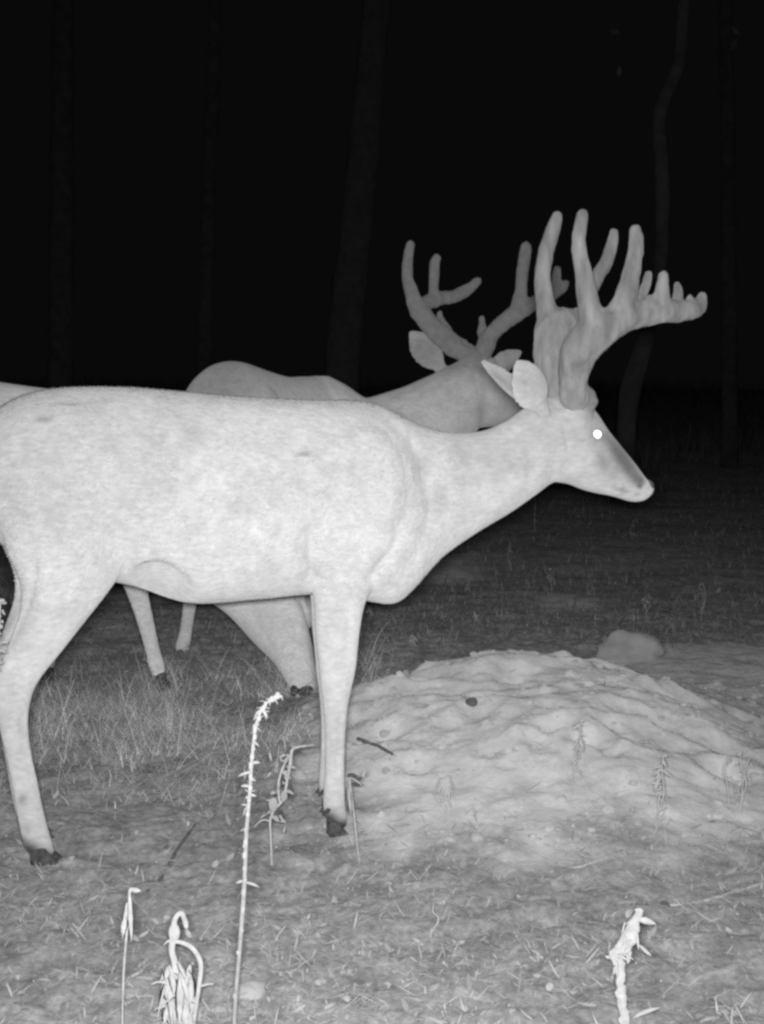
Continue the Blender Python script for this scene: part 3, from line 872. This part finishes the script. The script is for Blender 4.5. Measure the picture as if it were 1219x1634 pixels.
# tall spiky stalk
YS = 2.33
root, base = stem_thing('dry_weed', (371, 1650), YS, 'tallest dry stalk, thin and pale, beaded with small curled leaves, beside the front hoof', 'plant', 'dry weeds')
mb = MB()
path = [(371, 1660), (376, 1590), (381, 1530), (388, 1440), (391, 1385), (393, 1330), (398, 1270), (401, 1222), (405, 1180), (410, 1152), (419, 1130), (433, 1115), (443, 1111)]
P3 = [at(a, b, YS) for a, b in path]; P3[0] = base - np.array((0, 0, .02))
mb.tube(P3, [.0030, .0031, .0030, .0034, .0030, .0030, .0027, .0026, .0025, .0023, .0021, .0018, .0014], n=8, sub=4, cap=False)
part_from(root, 'stem', mb, M_stalk)
mb = MB()
Ps, _ = spline(np.array(P3), np.ones(len(P3)), 8)
for k in range(8, len(Ps), 3):
    r_ = random.uniform(.0026, .0044) * (1.15 - .5 * k / len(Ps)); mb.ball(Ps[k] + np.array((random.uniform(-.0015, .0015), -.001, 0)), (r_, r_, r_ * random.uniform(1, 2.2)), 8, 6)
for k in range(30, len(Ps)):
    if random.random() < .18 + .9 * max(0, k / len(Ps) - .3) ** 1.3:
        for s in range(random.choice((1, 2, 2))):
            a = random.uniform(0, 6.28)
            leaf(mb, Ps[k], (math.cos(a), .6 * math.sin(a), random.uniform(-.2, .7)), random.uniform(.004, .013), random.uniform(.0016, .0036), random.uniform(-.2, 1.8), (math.cos(k * 2.3), math.sin(k * 1.7), .4))
for a, b, dx, dz, L in ((391, 1408, 1, .12, .036), (398, 1255, -1, .1, .022), (401, 1232, -1, .05, .032), (388, 1406, -1, .1, .018), (402, 1218, 1, .4, .022), (397, 1268, 1, .2, .018)):
    leaf(mb, at(a, b, YS), (dx, -.1, dz + random.uniform(-.2, .3)), L * .62, .0023, .25)
for a, b, r in ((407, 1160, .0055), (404, 1195, .0045), (418, 1132, .005), (443, 1110, .006), (434, 1117, .004), (390, 1350, .004), (402, 1208, .005)):
    mb.ball(at(a, b, YS), (r * .7, r * .7, r), 8, 6)
parts_from(root, 'leaf', mb, M_leaf)

# forked weed with buds
YS = 3.22
root, base = stem_thing('dry_weed', (434, 1372), YS, 'small forked weed with pale buds, between the tall stalk and the front hoof', 'plant', 'dry weeds')
mb = MB()
P3 = [base - np.array((0, 0, .02)), at(432, 1335, YS), at(431, 1310, YS), at(437, 1293, YS), at(452, 1275, YS), at(458, 1245, YS), at(463, 1218, YS), at(466, 1197, YS), at(476, 1192, YS), at(490, 1190, YS)]
mb.tube(P3, [.002, .0022, .0024, .0025, .0025, .003, .0032, .003, .0022, .0014], n=8, cap=False)
mb.tube([at(431, 1310, YS), at(418, 1309, YS), at(405, 1320, YS)], [.002, .0018, .0014], n=8, cap=False)
mb.tube([at(446, 1280, YS), at(444, 1252, YS), at(450, 1228, YS), at(458, 1212, YS)], [.0022, .0024, .0022, .0016], n=8, cap=False)
part_from(root, 'stem', mb, M_weed)
mb = MB()
for a, b, r, e in ((436, 1284, .013, 1.5), (453, 1270, .010, 1.4), (457, 1240, .006, 1.4), (464, 1215, .005, 2.2)):
    mb.ball(at(a, b, YS), (r * .75, r * .6, r * e * .8), 10, 8)
leaf(mb, at(433, 1303, YS), (1, -.1, -.25), .032, .006, .1); leaf(mb, at(427, 1240, YS), (.5, 0, 1), .02, .003)
leaf(mb, at(430, 1200, YS), (.2, 0, -1), .02, .003, 0); leaf(mb, at(452, 1330, YS), (.3, 0, 1), .016, .003, 0)
leaf(mb, at(489, 1190, YS), (1, 0, .1), .018, .002, 0)
for a, b in ((440, 1265), (447, 1250), (455, 1262), (450, 1232), (458, 1225), (463, 1205), (438, 1280), (430, 1296), (444, 1300), (456, 1205), (468, 1195), (425, 1300), (448, 1215)):
    for k in range(2):
        leaf(mb, at(a, b, YS), (random.uniform(-1, 1), -.3, random.uniform(-.9, .7)), random.uniform(.010, .026), random.uniform(.002, .0045), .3)
parts_from(root, 'bud', mb, M_leaf)
mb = MB()
leaf(mb, at(446, 1292, YS), (.2, -.1, -1), .03, .007, 0); leaf(mb, at(454, 1235, YS), (-.3, -.1, -1), .028, .004, 0); leaf(mb, at(464, 1250, YS), (.1, -.1, -1), .04, .004, 0); leaf(mb, at(468, 1198, YS), (1, 0, -.2), .02, .003, .1)
parts_from(root, 'wilted_leaf', mb, M_darkleaf)

# withered clump with hanging leaves
YS = 2.33
root, base = stem_thing('dry_weed', (288, 1655), YS, 'withered bleached plant with a hooked top and thick hanging leaves, bottom of picture', 'plant', 'dry weeds')
mb = MB()
mb.tube([base - np.array((0, 0, .02)), at(283, 1600, YS), at(281, 1560, YS), at(278, 1533, YS), at(274, 1515, YS), at(277, 1490, YS), at(279, 1467, YS), at(290, 1457, YS), at(297, 1478, YS)],
        [.006, .006, .0055, .005, .0048, .0056, .0038, .0038, .0034], n=10, cap=True)
mb.tube([at(278, 1502, YS), at(293, 1505, YS), at(309, 1515, YS), at(320, 1536, YS), at(319, 1562, YS), at(313, 1604, YS), at(307, 1645, YS)], [.003, .0034, .0038, .0038, .0036, .003, .003], n=8, cap=False)
mb.tube([at(296, 1560, YS), at(304, 1580, YS), at(300, 1620, YS), at(303, 1660, YS)], [.003, .005, .006, .005], n=8, cap=False)
for p in ([(266, 1568), (252, 1567), (241, 1571)], [(272, 1605), (258, 1606), (245, 1612)], [(319, 1574), (330, 1571), (341, 1570)], [(276, 1501), (268, 1502), (261, 1508)]):
    mb.tube([at(a, b, YS - .01) for a, b in p], [.0022, .0018, .0008], n=6, cap=False)
part_from(root, 'stem', mb, M_bleached)
mb = MB()
mb.ball(at(278, 1488, YS), (.009, .007, .014), 10, 8)
for a, b, L, w, dx, dy in ((270, 1558, .05, .009, -.25, -.3), (268, 1570, .03, .010, .15, -.3), (284, 1540, .055, .006, -.12, -.2), (288, 1552, .075, .008, 0.0, -.35), (292, 1572, .07, .010, .12, -.25), (286, 1590, .07, .010, .05, -.1),
                           (299, 1548, .04, .007, .3, -.2), (305, 1558, .05, .007, .02, -.3), (296, 1590, .06, .007, .2, -.2), (275, 1590, .06, .006, .05, -.2), (283, 1534, .03, .005, .5, -.2), (271, 1540, .025, .005, -.5, -.2), (310, 1590, .03, .006, -.2, -.3), (293, 1460, .022, .005, .25, -.1)):
    leaf(mb, at(a, b, YS + random.uniform(-.02, .01)), (dx, dy, -1), L, w, 0, (1, random.uniform(-.9, .9), .1))
for k in range(60):
    a = random.uniform(0, 6.28); px_ = random.uniform(262, 312)
    leaf(mb, at(px_, random.uniform(1535, 1640), YS + random.uniform(-.025, .02)), (.5 * math.cos(a), -.4, -abs(math.sin(a)) * 1.4), random.uniform(.012, .045), random.uniform(.003, .008), random.uniform(-.3, .3), (math.cos(k), math.sin(k), .2))
parts_from(root, 'leaf', mb, M_bleached)

# thin drooping stalk
YS = 2.33
root, base = stem_thing('dry_weed', (194, 1650), YS, 'thin drooping stalk with a folded leaf at its tip, left of the withered plant', 'plant', 'dry weeds')
mb = MB()
mb.tube([base - np.array((0, 0, .02)), at(196, 1590, YS), at(198, 1540, YS), at(202, 1490, YS), at(206, 1440, YS), at(208, 1420, YS), at(218, 1420, YS)], [.0014, .0015, .0016, .002, .0024, .0026, .002], n=7, cap=False)
part_from(root, 'stem', mb, M_weed)
mb = MB()
leaf(mb, at(207, 1424, YS - .01), (.02, 0, -1), .078, .0048, 0, (1, .3, 0)); leaf(mb, at(203, 1440, YS), (-.15, 0, -1), .058, .0055, 0, (1, -.4, 0))
leaf(mb, at(200, 1464, YS - .005), (-.15, 0, -1), .03, .006, 0, (1, .4, 0)); leaf(mb, at(208, 1420, YS), (1, 0, .0), .016, .004, .1)
parts_from(root, 'leaf', mb, M_weed)

# knobby stump stalk
YS = 2.33
root, base = stem_thing('dry_weed', (1000, 1655), YS, 'thick knobby bleached stalk with a broken top, lower right corner', 'plant', 'dry weeds')
mb = MB()
mb.tube([base - np.array((0, 0, .02)), at(997, 1634, YS), at(992, 1600, YS), at(990, 1570, YS), at(989, 1540, YS), at(987, 1524, YS), at(996, 1508, YS), at(1006, 1495, YS), at(1010, 1478, YS), at(1014, 1466, YS), at(1019, 1456, YS)],
        [.0082, .0082, .0078, .0074, .0076, .0105, .0100, .0125, .0095, .0062, .0072], n=12)
for a, b, r in ((981, 1524, .011), (1000, 1503, .011), (1008, 1492, .013), (1003, 1512, .008), (1012, 1500, .008), (1022, 1454, .006), (984, 1536, .007), (1014, 1482, .009), (996, 1515, .009)):
    mb.ball(at(a, b, YS - .004), (r * .85, r * .8, r), 10, 8)
me = fuse('stem', mb, np.array(root.location), .0028, 2)
c_ = coords(me); nrm = fbm(c_[:, 0] * 160 + 3, c_[:, 2] * 160 + c_[:, 1] * 90, 3) - .5
c_[:, 0] += nrm * .011; c_[:, 1] += nrm * .008; me.vertices.foreach_set('co', c_.ravel()); me.update()
link_mesh('stem', me, M_bleached, root)
mb = MB()
leaf(mb, at(1015, 1466, YS), (1, -.1, -.1), .030, .0055, .15); leaf(mb, at(1020, 1508, YS), (.7, -.2, -.6), .024, .003, 0); leaf(mb, at(985, 1538, YS), (-.3, 0, -1), .018, .004, 0); leaf(mb, at(1006, 1518, YS), (-.2, 0, -1), .02, .005, 0)
leaf(mb, at(1010, 1625, YS), (.8, 0, .5), .05, .004, .2); leaf(mb, at(978, 1528, YS), (-1, 0, .1), .012, .003, 0)
for k in range(16):
    leaf(mb, at(random.uniform(984, 1018), random.uniform(1465, 1535), YS - .012), (random.uniform(-1, 1), -.4, random.uniform(-1.2, .5)), random.uniform(.008, .022), random.uniform(.0015, .004), .3, (random.random(), random.random(), .5))
parts_from(root, 'leaf', mb, M_bleached)

# pale seed head cut by the left edge
YS = 2.9
root, base = stem_thing('dry_weed', (-22, 1480), YS, 'pale leafy seed head peeping in at the left edge beside the hind leg', 'plant', 'dry weeds')
mb = MB(); P3 = [base - np.array((0, 0, .02)), at(-18, 1250, YS), at(-10, 1080, YS), at(-3, 1010, YS), at(0, 960, YS)]
mb.tube(P3, [.003, .003, .0028, .0025, .0018], n=8, cap=False); part_from(root, 'stem', mb, M_weed)
mb = MB()
for k in range(46):
    u = random.random(); p = np.array(at(-6 + random.uniform(-6, 6) + u * 4, 1065 - 112 * u, YS)); a = random.uniform(0, 6.28)
    leaf(mb, p, (math.cos(a), .5 * math.sin(a), random.uniform(-.4, .6)), random.uniform(.006, .016), random.uniform(.002, .004), .3)
parts_from(root, 'leaf', mb, M_leaf)

# weed against the front hoof
pg = ground_at(574, 1378); YS = float(pg[1])
root = thing('dry_weed', pg, 'thin leaning weed touching the front hoof, dark leaves near its tip', 'plant', 'dry weeds')
mb = MB(); mb.tube([pg, at(570, 1350, YS), at(566, 1310, YS), at(561, 1270, YS), at(558, 1242, YS), at(570, 1247, YS), at(578, 1254, YS)], [.0015, .0017, .0018, .0018, .0016, .0014, .001], n=7, cap=False)
part_from(root, 'stem', mb, M_weed)
mb = MB(); leaf(mb, at(554, 1236, YS), (1, 0, -.15), .022, .005, 0); leaf(mb, at(560, 1250, YS), (1, 0, -.1), .026, .004, 0); leaf(mb, at(566, 1246, YS), (.6, 0, .3), .018, .004, 0); parts_from(root, 'wilted_leaf', mb, M_darkleaf)
mb = MB(); leaf(mb, at(556, 1255, YS), (.1, -.2, -1), .06, .005, 0, (1, .2, 0)); leaf(mb, at(578, 1240, YS), (.5, 0, 1), .018, .004, 0); parts_from(root, 'leaf', mb, M_leaf)

# thin weeds on the pile and in the field
def small_weed(px, py_base, py_top, label, lean=0, n=5, mat=None, w=.0012, group='thin weeds on and behind the earth pile', leaves=.02, prongs=1):
    pg = ground_at(px, py_base); Y = float(pg[1])
    root = thing('thin_weed', pg, label, 'plant', group)
    mb = MB(); ml = MB()
    for k in range(prongs):
        off = (k - (prongs - 1) / 2) * 14
        tip = at(px + lean + off * 1.2, py_top + abs(off) * .6, Y); mid = (pg * .5 + tip * .5) + np.array((random.uniform(-.015, .015) + off * .0006, 0, 0))
        wob = lambda: np.array((random.uniform(-.008, .008), random.uniform(-.01, .01), 0))
        mb.tube([pg - np.array((0, 0, .01)), pg * .75 + mid * .25 + wob() + np.array((off * .0006, 0, 0)), mid + wob(), mid * .5 + tip * .5 + wob(), tip], [w, w, w * .9, w * .7, w * .4], n=6, sub=5, cap=False)
        for j in range(n):
            u = random.uniform(.25, 1); p = pg * (1 - u) + tip * u; a = random.uniform(0, 6.28)
            leaf(ml, p + np.array((off * .0006 * (1 - u), 0, 0)), (math.cos(a), .4 * math.sin(a), random.uniform(-1.2, .6)), leaves * random.uniform(.4, 1.0), leaves * random.uniform(.07, .14), random.uniform(0, .8))
    part_from(root, 'stem', mb, mat or M_bleached)
    parts_from(root, 'leaf', ml, mat or M_bleached)
small_weed(716, 1300, 1236, 'thin pale weed with two bare prongs on the left of the earth pile', -6, 5, w=.0021, prongs=2)
small_weed(918, 1270, 1150, 'wispy upright weed in the middle of the earth pile', 8, 22, w=.0017, leaves=.022)
small_weed(1050, 1325, 1205, 'weed with drooping pale leaves low on the right side of the pile', 8, 16, w=.0021, leaves=.03)
small_weed(1178, 1300, 1196, 'pronged dry weed with upright stems at the right edge', 3, 9, w=.0022, prongs=3, leaves=.018)
small_weed(690, 1495, 1440, 'short single pale stem in the bare ground below the pile', 2, 1, w=.0016, leaves=.01)
for px, pb, ptp, lb in ((815, 912, 862, 'tiny bright weed nearest the chest of the front buck'), (855, 850, 795, 'faint weed stem under the throat of the front buck'), (1030, 978, 952, 'tiny weed standing behind the clod on the pile'),
                    (878, 940, 905, 'tiny tuft of weed in the dark field, midway along the neck'), (760, 992, 975, 'tiny weed just above the left end of the pile'), (1120, 985, 930, 'faint weed stem in the dark field at right'), (1010, 860, 830, 'faint weed stem just under the muzzle of the front buck'),
                    (660, 1033, 1012, 'tiny weed beside the brisket of the front buck'), (590, 988, 966, 'tiny weed close beside the front leg'), (1150, 945, 938, 'tiny low weed in the dark field, farthest right')):
    small_weed(px, pb, ptp, lb, random.uniform(-5, 5), 7, w=.0016, leaves=.022)

# ------------------------------------------------------------------ things lying on the ground
def lying_stick(pxs, rad, name, label, mat, cat='stick', lift=.001):
    P3 = [ground_at(a, b) + np.array((0, 0, lift)) for a, b in pxs]
    root_c = P3[len(P3) // 2]
    mb = MB(); mb.tube(P3, rad, n=8, sub=5)
    me = raw_mesh(name, mb.rebased(root_c), mb.f)
    c = coords(me); c += (rng.random(c.shape) - .5) * .0012; me.vertices.foreach_set('co', c.astype(np.float32).ravel())
    o = link_mesh(name, me, mat, None, tuple(float(v) for v in root_c))
    return tag(o, label, cat, 'sticks on the ground')
lying_stick([(236, 1424), (256, 1404), (272, 1376), (290, 1346), (312, 1316)], [.0045, .005, .004, .004, .002], 'stick', 'long dark strip standing in for a stalk shadow on the bare ground between the hind leg and the tall stalk', M_stick_and_shadow)  # dark strip added in place of a stalk's cast shadow
lying_stick([(572, 1180), (590, 1187), (608, 1194), (626, 1204)], [.006, .005, .005, .004], 'stick', 'short dark stick lying left of the earth pile by the front leg', M_stick_and_shadow)
lying_stick([(1062, 1446), (1110, 1442), (1160, 1428), (1222, 1408)], [.003, .003, .003, .002], 'stick', 'long thin pale stick lying at the lower right', M_weed)
lying_stick([(880, 1392), (925, 1384), (975, 1366)], [.003, .003, .002], 'stick', 'thin pale stick on the ground below the middle of the pile', M_weed)
def stone(px, py, r, name, label, mat, cat, flat=.6, seed=1, sink=.35, Yf=None):
    p = ground_at(px, py) if Yf is None else at(px, py, Yf)
    mb = MB(); mb.ball((0, 0, 0), (1, 1, 1), 26, 18)
    Q = np.array(mb.v); k = .60 + .80 * fbm(Q[:, 0] * 1.7 + seed * 7.1 + 9 + Q[:, 2], Q[:, 1] * 1.7 + Q[:, 2] * 1.9 + 20, 5, 2.1, .55)
    Q = Q * k[:, None] * np.array(r)[None] if np.ndim(r) else Q * k[:, None] * r * np.array((1, 1, flat))[None]
    hh = Q[:, 2].max()
    me = raw_mesh(name, Q.tolist(), mb.f)
    o = link_mesh(name, me, mat, None, (float(p[0]), float(p[1]), float(p[2] + hh * (1 - 2 * sink))))
    return tag(o, label, cat)
stone(752, 1123, .016, 'stone', 'small dark stone on the upper left face of the earth pile', M_stone, 'stone', .7, 1)
stone(1061, 1447, .010, 'stone', 'tiny dark stone at the end of the pale stick, lower right', M_stone, 'stone', .7, 2)
stone(398, 1585, .030, 'stone', 'pale rounded stone right of the tall stalk at the bottom', M_clod, 'stone', .5, 4, .45)
stone(1004, 1050, (.12, .09, .075), 'earth_clod', 'large pale clod of earth behind the crest of the pile', M_clod, 'clod', .6, 5, .38)

# ------------------------------------------------------------------ grass and litter
def strips(n, X0, Y0, L, W, az, lean, curl, shade, name, mat, label, cat, segs=3, zoff=0.0, oval=False):
    """n thin bent blades in one mesh"""
    Z0 = height(X0, Y0) + zoff
    dirx, diry = np.cos(az), np.sin(az)
    sx, sy = -diry, dirx
    Vv = np.zeros((n, segs + 1, 2, 3)); 
    px, py, pz = X0.copy(), Y0.copy(), Z0.copy(); ang = lean.copy()
    for s in range(segs + 1):
        u = s / segs; w = W * (math.sin(math.pi * min(.97, u * .85 + .12)) if oval else (1 - u) ** .6) * .5 + .00025
        Vv[:, s, 0] = np.stack([px + sx * w, py + sy * w, pz], 1); Vv[:, s, 1] = np.stack([px - sx * w, py - sy * w, pz], 1)
        st = L / segs
        px = px + dirx * np.sin(ang) * st; py = py + diry * np.sin(ang) * st; pz = pz + np.cos(ang) * st
        ang = ang + curl / segs
    k = (segs + 1) * 2
    Vf = Vv.reshape(-1, 3); idx = np.arange(n)[:, None] * k
    fs = []
    for s in range(segs):
        a = s * 2
        fs.append(np.concatenate([idx + a, idx + a + 1, idx + a + 3, idx + a + 2], 1))
    Ff = np.concatenate(fs)
    me = bpy.data.meshes.new(name)
    me.vertices.add(len(Vf)); me.vertices.foreach_set('co', Vf.astype(np.float32).ravel())
    me.loops.add(Ff.size); me.loops.foreach_set('vertex_index', Ff.astype(np.int32).ravel())
    me.polygons.add(len(Ff)); me.polygons.foreach_set('loop_start', np.arange(0, Ff.size, 4, dtype=np.int32))
    me.update(calc_edges=True)
    set_attr(me, 'shade', np.repeat(shade, k))
    o = link_mesh(name, me, mat)
    return tag(o, label, cat, kind='stuff')

# fine dry grass round the feeding deer's feet, and thinner elsewhere
n = 60000
Y0 = 3.65 + rng.random(n) ** .9 * 2.6; X0 = (rng.random(n) * 1.15 - 1.02) * Y0 * .27
d = fbm(X0 * 3.2 + 3, Y0 * 2.6, 3)
dens = np.clip((d - .42) * 5, 0, 1) * sstep(.10, -.15, X0) * sstep(3.4, 4.5, Y0 - .4 * np.clip(X0 + .3, 0, 1) + 1.1 * (fbm(X0 * 2.5 + 9, Y0 * 3 + 4, 3) - .5)) ** 1.5 * sstep(5.6, 4.7, Y0 + .8 * (fbm(X0 * 4, Y0 * 4 + 50, 2) - .5))
nose_ = ground_at(482, 1118)
keep = (rng.random(n) < dens) & (sand_mask(X0, Y0)[0] < .3) & ~((np.abs(X0 - nose_[0]) < .12) & (Y0 < nose_[1] + .1) & (Y0 > 4.35))
X0, Y0 = X0[keep], Y0[keep]
hf = at(255, 1080, 4.93); X0 = np.concatenate([X0, hf[0] + rng.normal(0, .05, 260)]); Y0 = np.concatenate([Y0, 4.86 + rng.normal(0, .035, 260)]); n = len(X0)
strips(n, X0, Y0, .03 + .15 * rng.random(n) ** 1.4, .0007 + .0009 * rng.random(n), rng.random(n) * 6.283, 
       .45 + 1.1 * rng.random(n), .3 + 2.6 * rng.random(n) - .4, .9 + 1.6 * rng.random(n) ** 1.8, 'grass', M_grass, 'fine dry grass round the feet of the deer behind', 'grass', 4)
# short grass over the far field
n = 42000
Y0 = 4.8 + rng.random(n) ** 1.5 * 13; X0 = (rng.random(n) * 2 - 1) * (Y0 * .30 + .3)
keep = (rng.random(n) < np.clip((fbm(X0 * 1.3, Y0 * 1.3, 4) - .34) * 4, .08, 1)) & (sand_mask(X0, Y0)[0] < .25)
X0, Y0 = X0[keep], Y0[keep]; n = len(X0)
strips(n, X0, Y0, .025 + .07 * rng.random(n) ** 1.5, .003 + .003 * rng.random(n), rng.random(n) * 6.283, .3 + .9 * rng.random(n), .3 + 1.2 * rng.random(n), .32 + .6 * rng.random(n) ** 2.5, 'short_grass', M_grass, 'short sparse grass over the dark field beyond the pile', 'grass', 3)
# dead grass bits and broken leaves matted over the near ground
n = 42000
Y0 = 2.05 + rng.random(n) ** 1.1 * 3.3; X0 = (rng.random(n) * 2 - 1) * (Y0 * .27 + .15)
keep = rng.random(n) < np.clip(1.0 - sand_mask(X0, Y0)[0] * .97, .02, 1) * np.clip((fbm(X0 * 3, Y0 * 3 + 8, 3) - .25) * 3, .2, 1)
X0, Y0 = X0[keep], Y0[keep]; n = len(X0)
big = rng.random(n) < .055
strips(n, X0, Y0, np.where(big, .014 + .024 * rng.random(n), .008 + .045 * rng.random(n) ** 2), np.where(big, .006 + .008 * rng.random(n), .0012 + .0022 * rng.random(n)), rng.random(n) * 6.283, 1.15 + .45 * rng.random(n), -.5 + 1.3 * rng.random(n), np.where(big, .7 + .7 * rng.random(n) ** 1.5, .6 + .8 * rng.random(n) ** 1.6), 'leaf_litter', M_litter, 'dry broken leaves and grass bits littering the bare ground', 'litter', 4, .002, True)

# crumbs of earth over the pile and its foot
n = 2600
Y0 = 3.3 + rng.random(n) * 1.7; X0 = -.35 + rng.random(n) * 1.9
keep = rng.random(n) < np.clip(sand_mask(X0, Y0)[0] * 1.2, .05, 1) * np.clip((fbm(X0 * 5 + 70, Y0 * 5, 3) - .38) * 6, .06, 1)
X0, Y0 = X0[keep], Y0[keep]; n = len(X0); R0 = .0025 + .012 * rng.random(n) ** 3.5; Z0 = height(X0, Y0)
ico = np.array([(0, 0, 1), (.89, 0, .45), (.28, .85, .45), (-.72, .53, .45), (-.72, -.53, .45), (.28, -.85, .45), (.72, .53, -.45), (-.28, .85, -.45), (-.89, 0, -.45), (-.28, -.85, -.45), (.72, -.53, -.45), (0, 0, -1)])
icf = np.array([(0, 1, 2), (0, 2, 3), (0, 3, 4), (0, 4, 5), (0, 5, 1), (1, 6, 2), (2, 7, 3), (3, 8, 4), (4, 9, 5), (5, 10, 1), (6, 7, 2), (7, 8, 3), (8, 9, 4), (9, 10, 5), (10, 6, 1), (11, 7, 6), (11, 8, 7), (11, 9, 8), (11, 10, 9), (11, 6, 10)])
Vc = ico[None] * (.6 + .8 * rng.random((n, 12, 1))) * R0[:, None, None] * np.array((1.15, 1, .8)) + np.stack([X0, Y0, Z0 + R0 * .2], 1)[:, None]
me = raw_mesh('earth_crumbs', Vc.reshape(-1, 3).tolist(), (icf[None] + np.arange(n)[:, None, None] * 12).reshape(-1, 3).tolist())
tag(link_mesh('earth_crumbs', me, M_crumb, smooth=False), 'small crumbs of earth strewn over the pile', 'earth crumbs', kind='stuff')

# ------------------------------------------------------------------ trees at the edge of the dark wood
def tree(pts, rad, label, mat, leaves, name='tree', group='trees in the dark wood', limbs=6):
    """pts: (x, y, z) up the trunk"""
    base = np.array(pts[0], float); base[2] = hz(base[0], base[1])
    root = thing(name, base, label, 'tree', group)
    P3 = [np.array(p, float) for p in pts]; P3[0] = base - np.array((0, 0, .1))
    mb = MB(); mb.tube(P3, rad, n=14, sub=5, cap=False)
    me = raw_mesh('trunk', mb.rebased(base), mb.f)
    c = coords(me); k = fbm(c[:, 0] * 9 + c[:, 1] * 7, c[:, 2] * 3, 3) - .5
    c[:, 0] += k * rad[0] * .35; c[:, 1] += k * rad[0] * .2; me.vertices.foreach_set('co', c.ravel())
    link_mesh('trunk', me, mat, root)
    Ps, Rs = spline(np.array(P3), np.array(rad), 6)
    tips = []; ml = MB()
    for j in range(limbs):
        k = int(len(Ps) * random.uniform(.80, .985)); a = random.uniform(0, 6.28); L = random.uniform(1.0, 2.4)
        p0 = Ps[k]; d = np.array((math.cos(a), math.sin(a), random.uniform(.2, .8)))
        p1 = p0 + d * L * .5 + np.array((0, 0, .1)); p2 = p0 + d * L + np.array((0, 0, random.uniform(-.2, .3)))
        ml.tube([p0, p1, p2], [Rs[k] * .45, Rs[k] * .3, .008], n=7, sub=4, cap=False); tips += [p1, p2, (p1 + p2) / 2]
    parts_from(root, 'limb', ml, mat)
    n = leaves; T = np.array(tips + [Ps[-1]])
    c = T[rng.integers(0, len(T), n)] + rng.normal(0, .38, (n, 3)); c = c - base[None]
    u = rng.normal(size=(n, 3)); u /= np.linalg.norm(u, axis=1)[:, None]; v = rng.normal(size=(n, 3)); v -= u * (u * v).sum(1)[:, None]; v /= np.linalg.norm(v, axis=1)[:, None]
    s = (.03 + .05 * rng.random(n))[:, None]
    Vv = np.stack([c - u * s, c + v * s * .5, c + u * s, c - v * s * .5], 1).reshape(-1, 3)
    me = raw_mesh('crown', Vv.tolist(), np.arange(4 * n).reshape(n, 4).tolist())
    link_mesh('crown', me, M_foliage, root, smooth=False)
    return root
Yt = 13.0
tree([at(992, 770, Yt), at(1000, 680, Yt), at(1006, 625, Yt), at(1024, 560, Yt), at(1046, 460, Yt), at(1056, 380, Yt + .1), at(1056, 280, Yt), at(1051, 190, Yt), at(1080, 110, Yt), at(1089, 40, Yt), at(1096, -80, Yt), at(1104, -330, Yt), at(1110, -700, Yt)],
     [.10, .085, .082, .078, .066, .062, .058, .055, .05, .048, .042, .036, .02], 'thin crooked pale trunk rising behind the antlers at right', M_bark, 700)
Yt = 21.0
tree([at(540, 760, Yt), at(548, 560, Yt), at(562, 420, Yt), at(580, 250, Yt), at(596, 60, Yt), at(606, -100, Yt), at(612, -800, Yt)], [.25, .23, .22, .21, .19, .17, .08], 'broad straight dark trunk standing behind the two bucks, left of centre', M_bark_broad, 900)
for px, Yt, r, lb in ((320, 19, .10, 'slim dark trunk far back between the left edge and the broad trunk'), (95, 18, .15, 'dark trunk far back above the hindquarters of the front buck'), (1165, 18, .10, 'faint slim trunk far back at the right edge')):
    l = random.uniform(-25, 25)
    tree([at(px, 740, Yt), at(px + l * .3, 500, Yt), at(px + l * .6, 250, Yt), at(px + l, 0, Yt), at(px + l * 1.1, -700, Yt)], [r, r * .92, r * .85, r * .75, r * .3], lb, M_bark_dark, 700)
# brush along the edge of the wood, one mass
n = 45000
Y0 = 13 + rng.random(n) ** .7 * 32; X0 = (rng.random(n) * 2 - 1) * (Y0 * .30 + 1)
keep = rng.random(n) < np.clip((fbm(X0 * .8 + 30, Y0 * .8, 3) - .42) * 6, 0, 1)
X0, Y0 = X0[keep], Y0[keep]; n = len(X0)
strips(n, X0, Y0, .12 + (.1 + .012 * Y0) * rng.random(n) ** 2, (.006 + .012 * rng.random(n)) * Y0 / 18, rng.random(n) * 6.283, .05 + .8 * rng.random(n), .2 + 1.4 * rng.random(n), .12 + .4 * rng.random(n), 'undergrowth', M_grass, 'dim brush along the edge of the dark wood', 'undergrowth', 4)
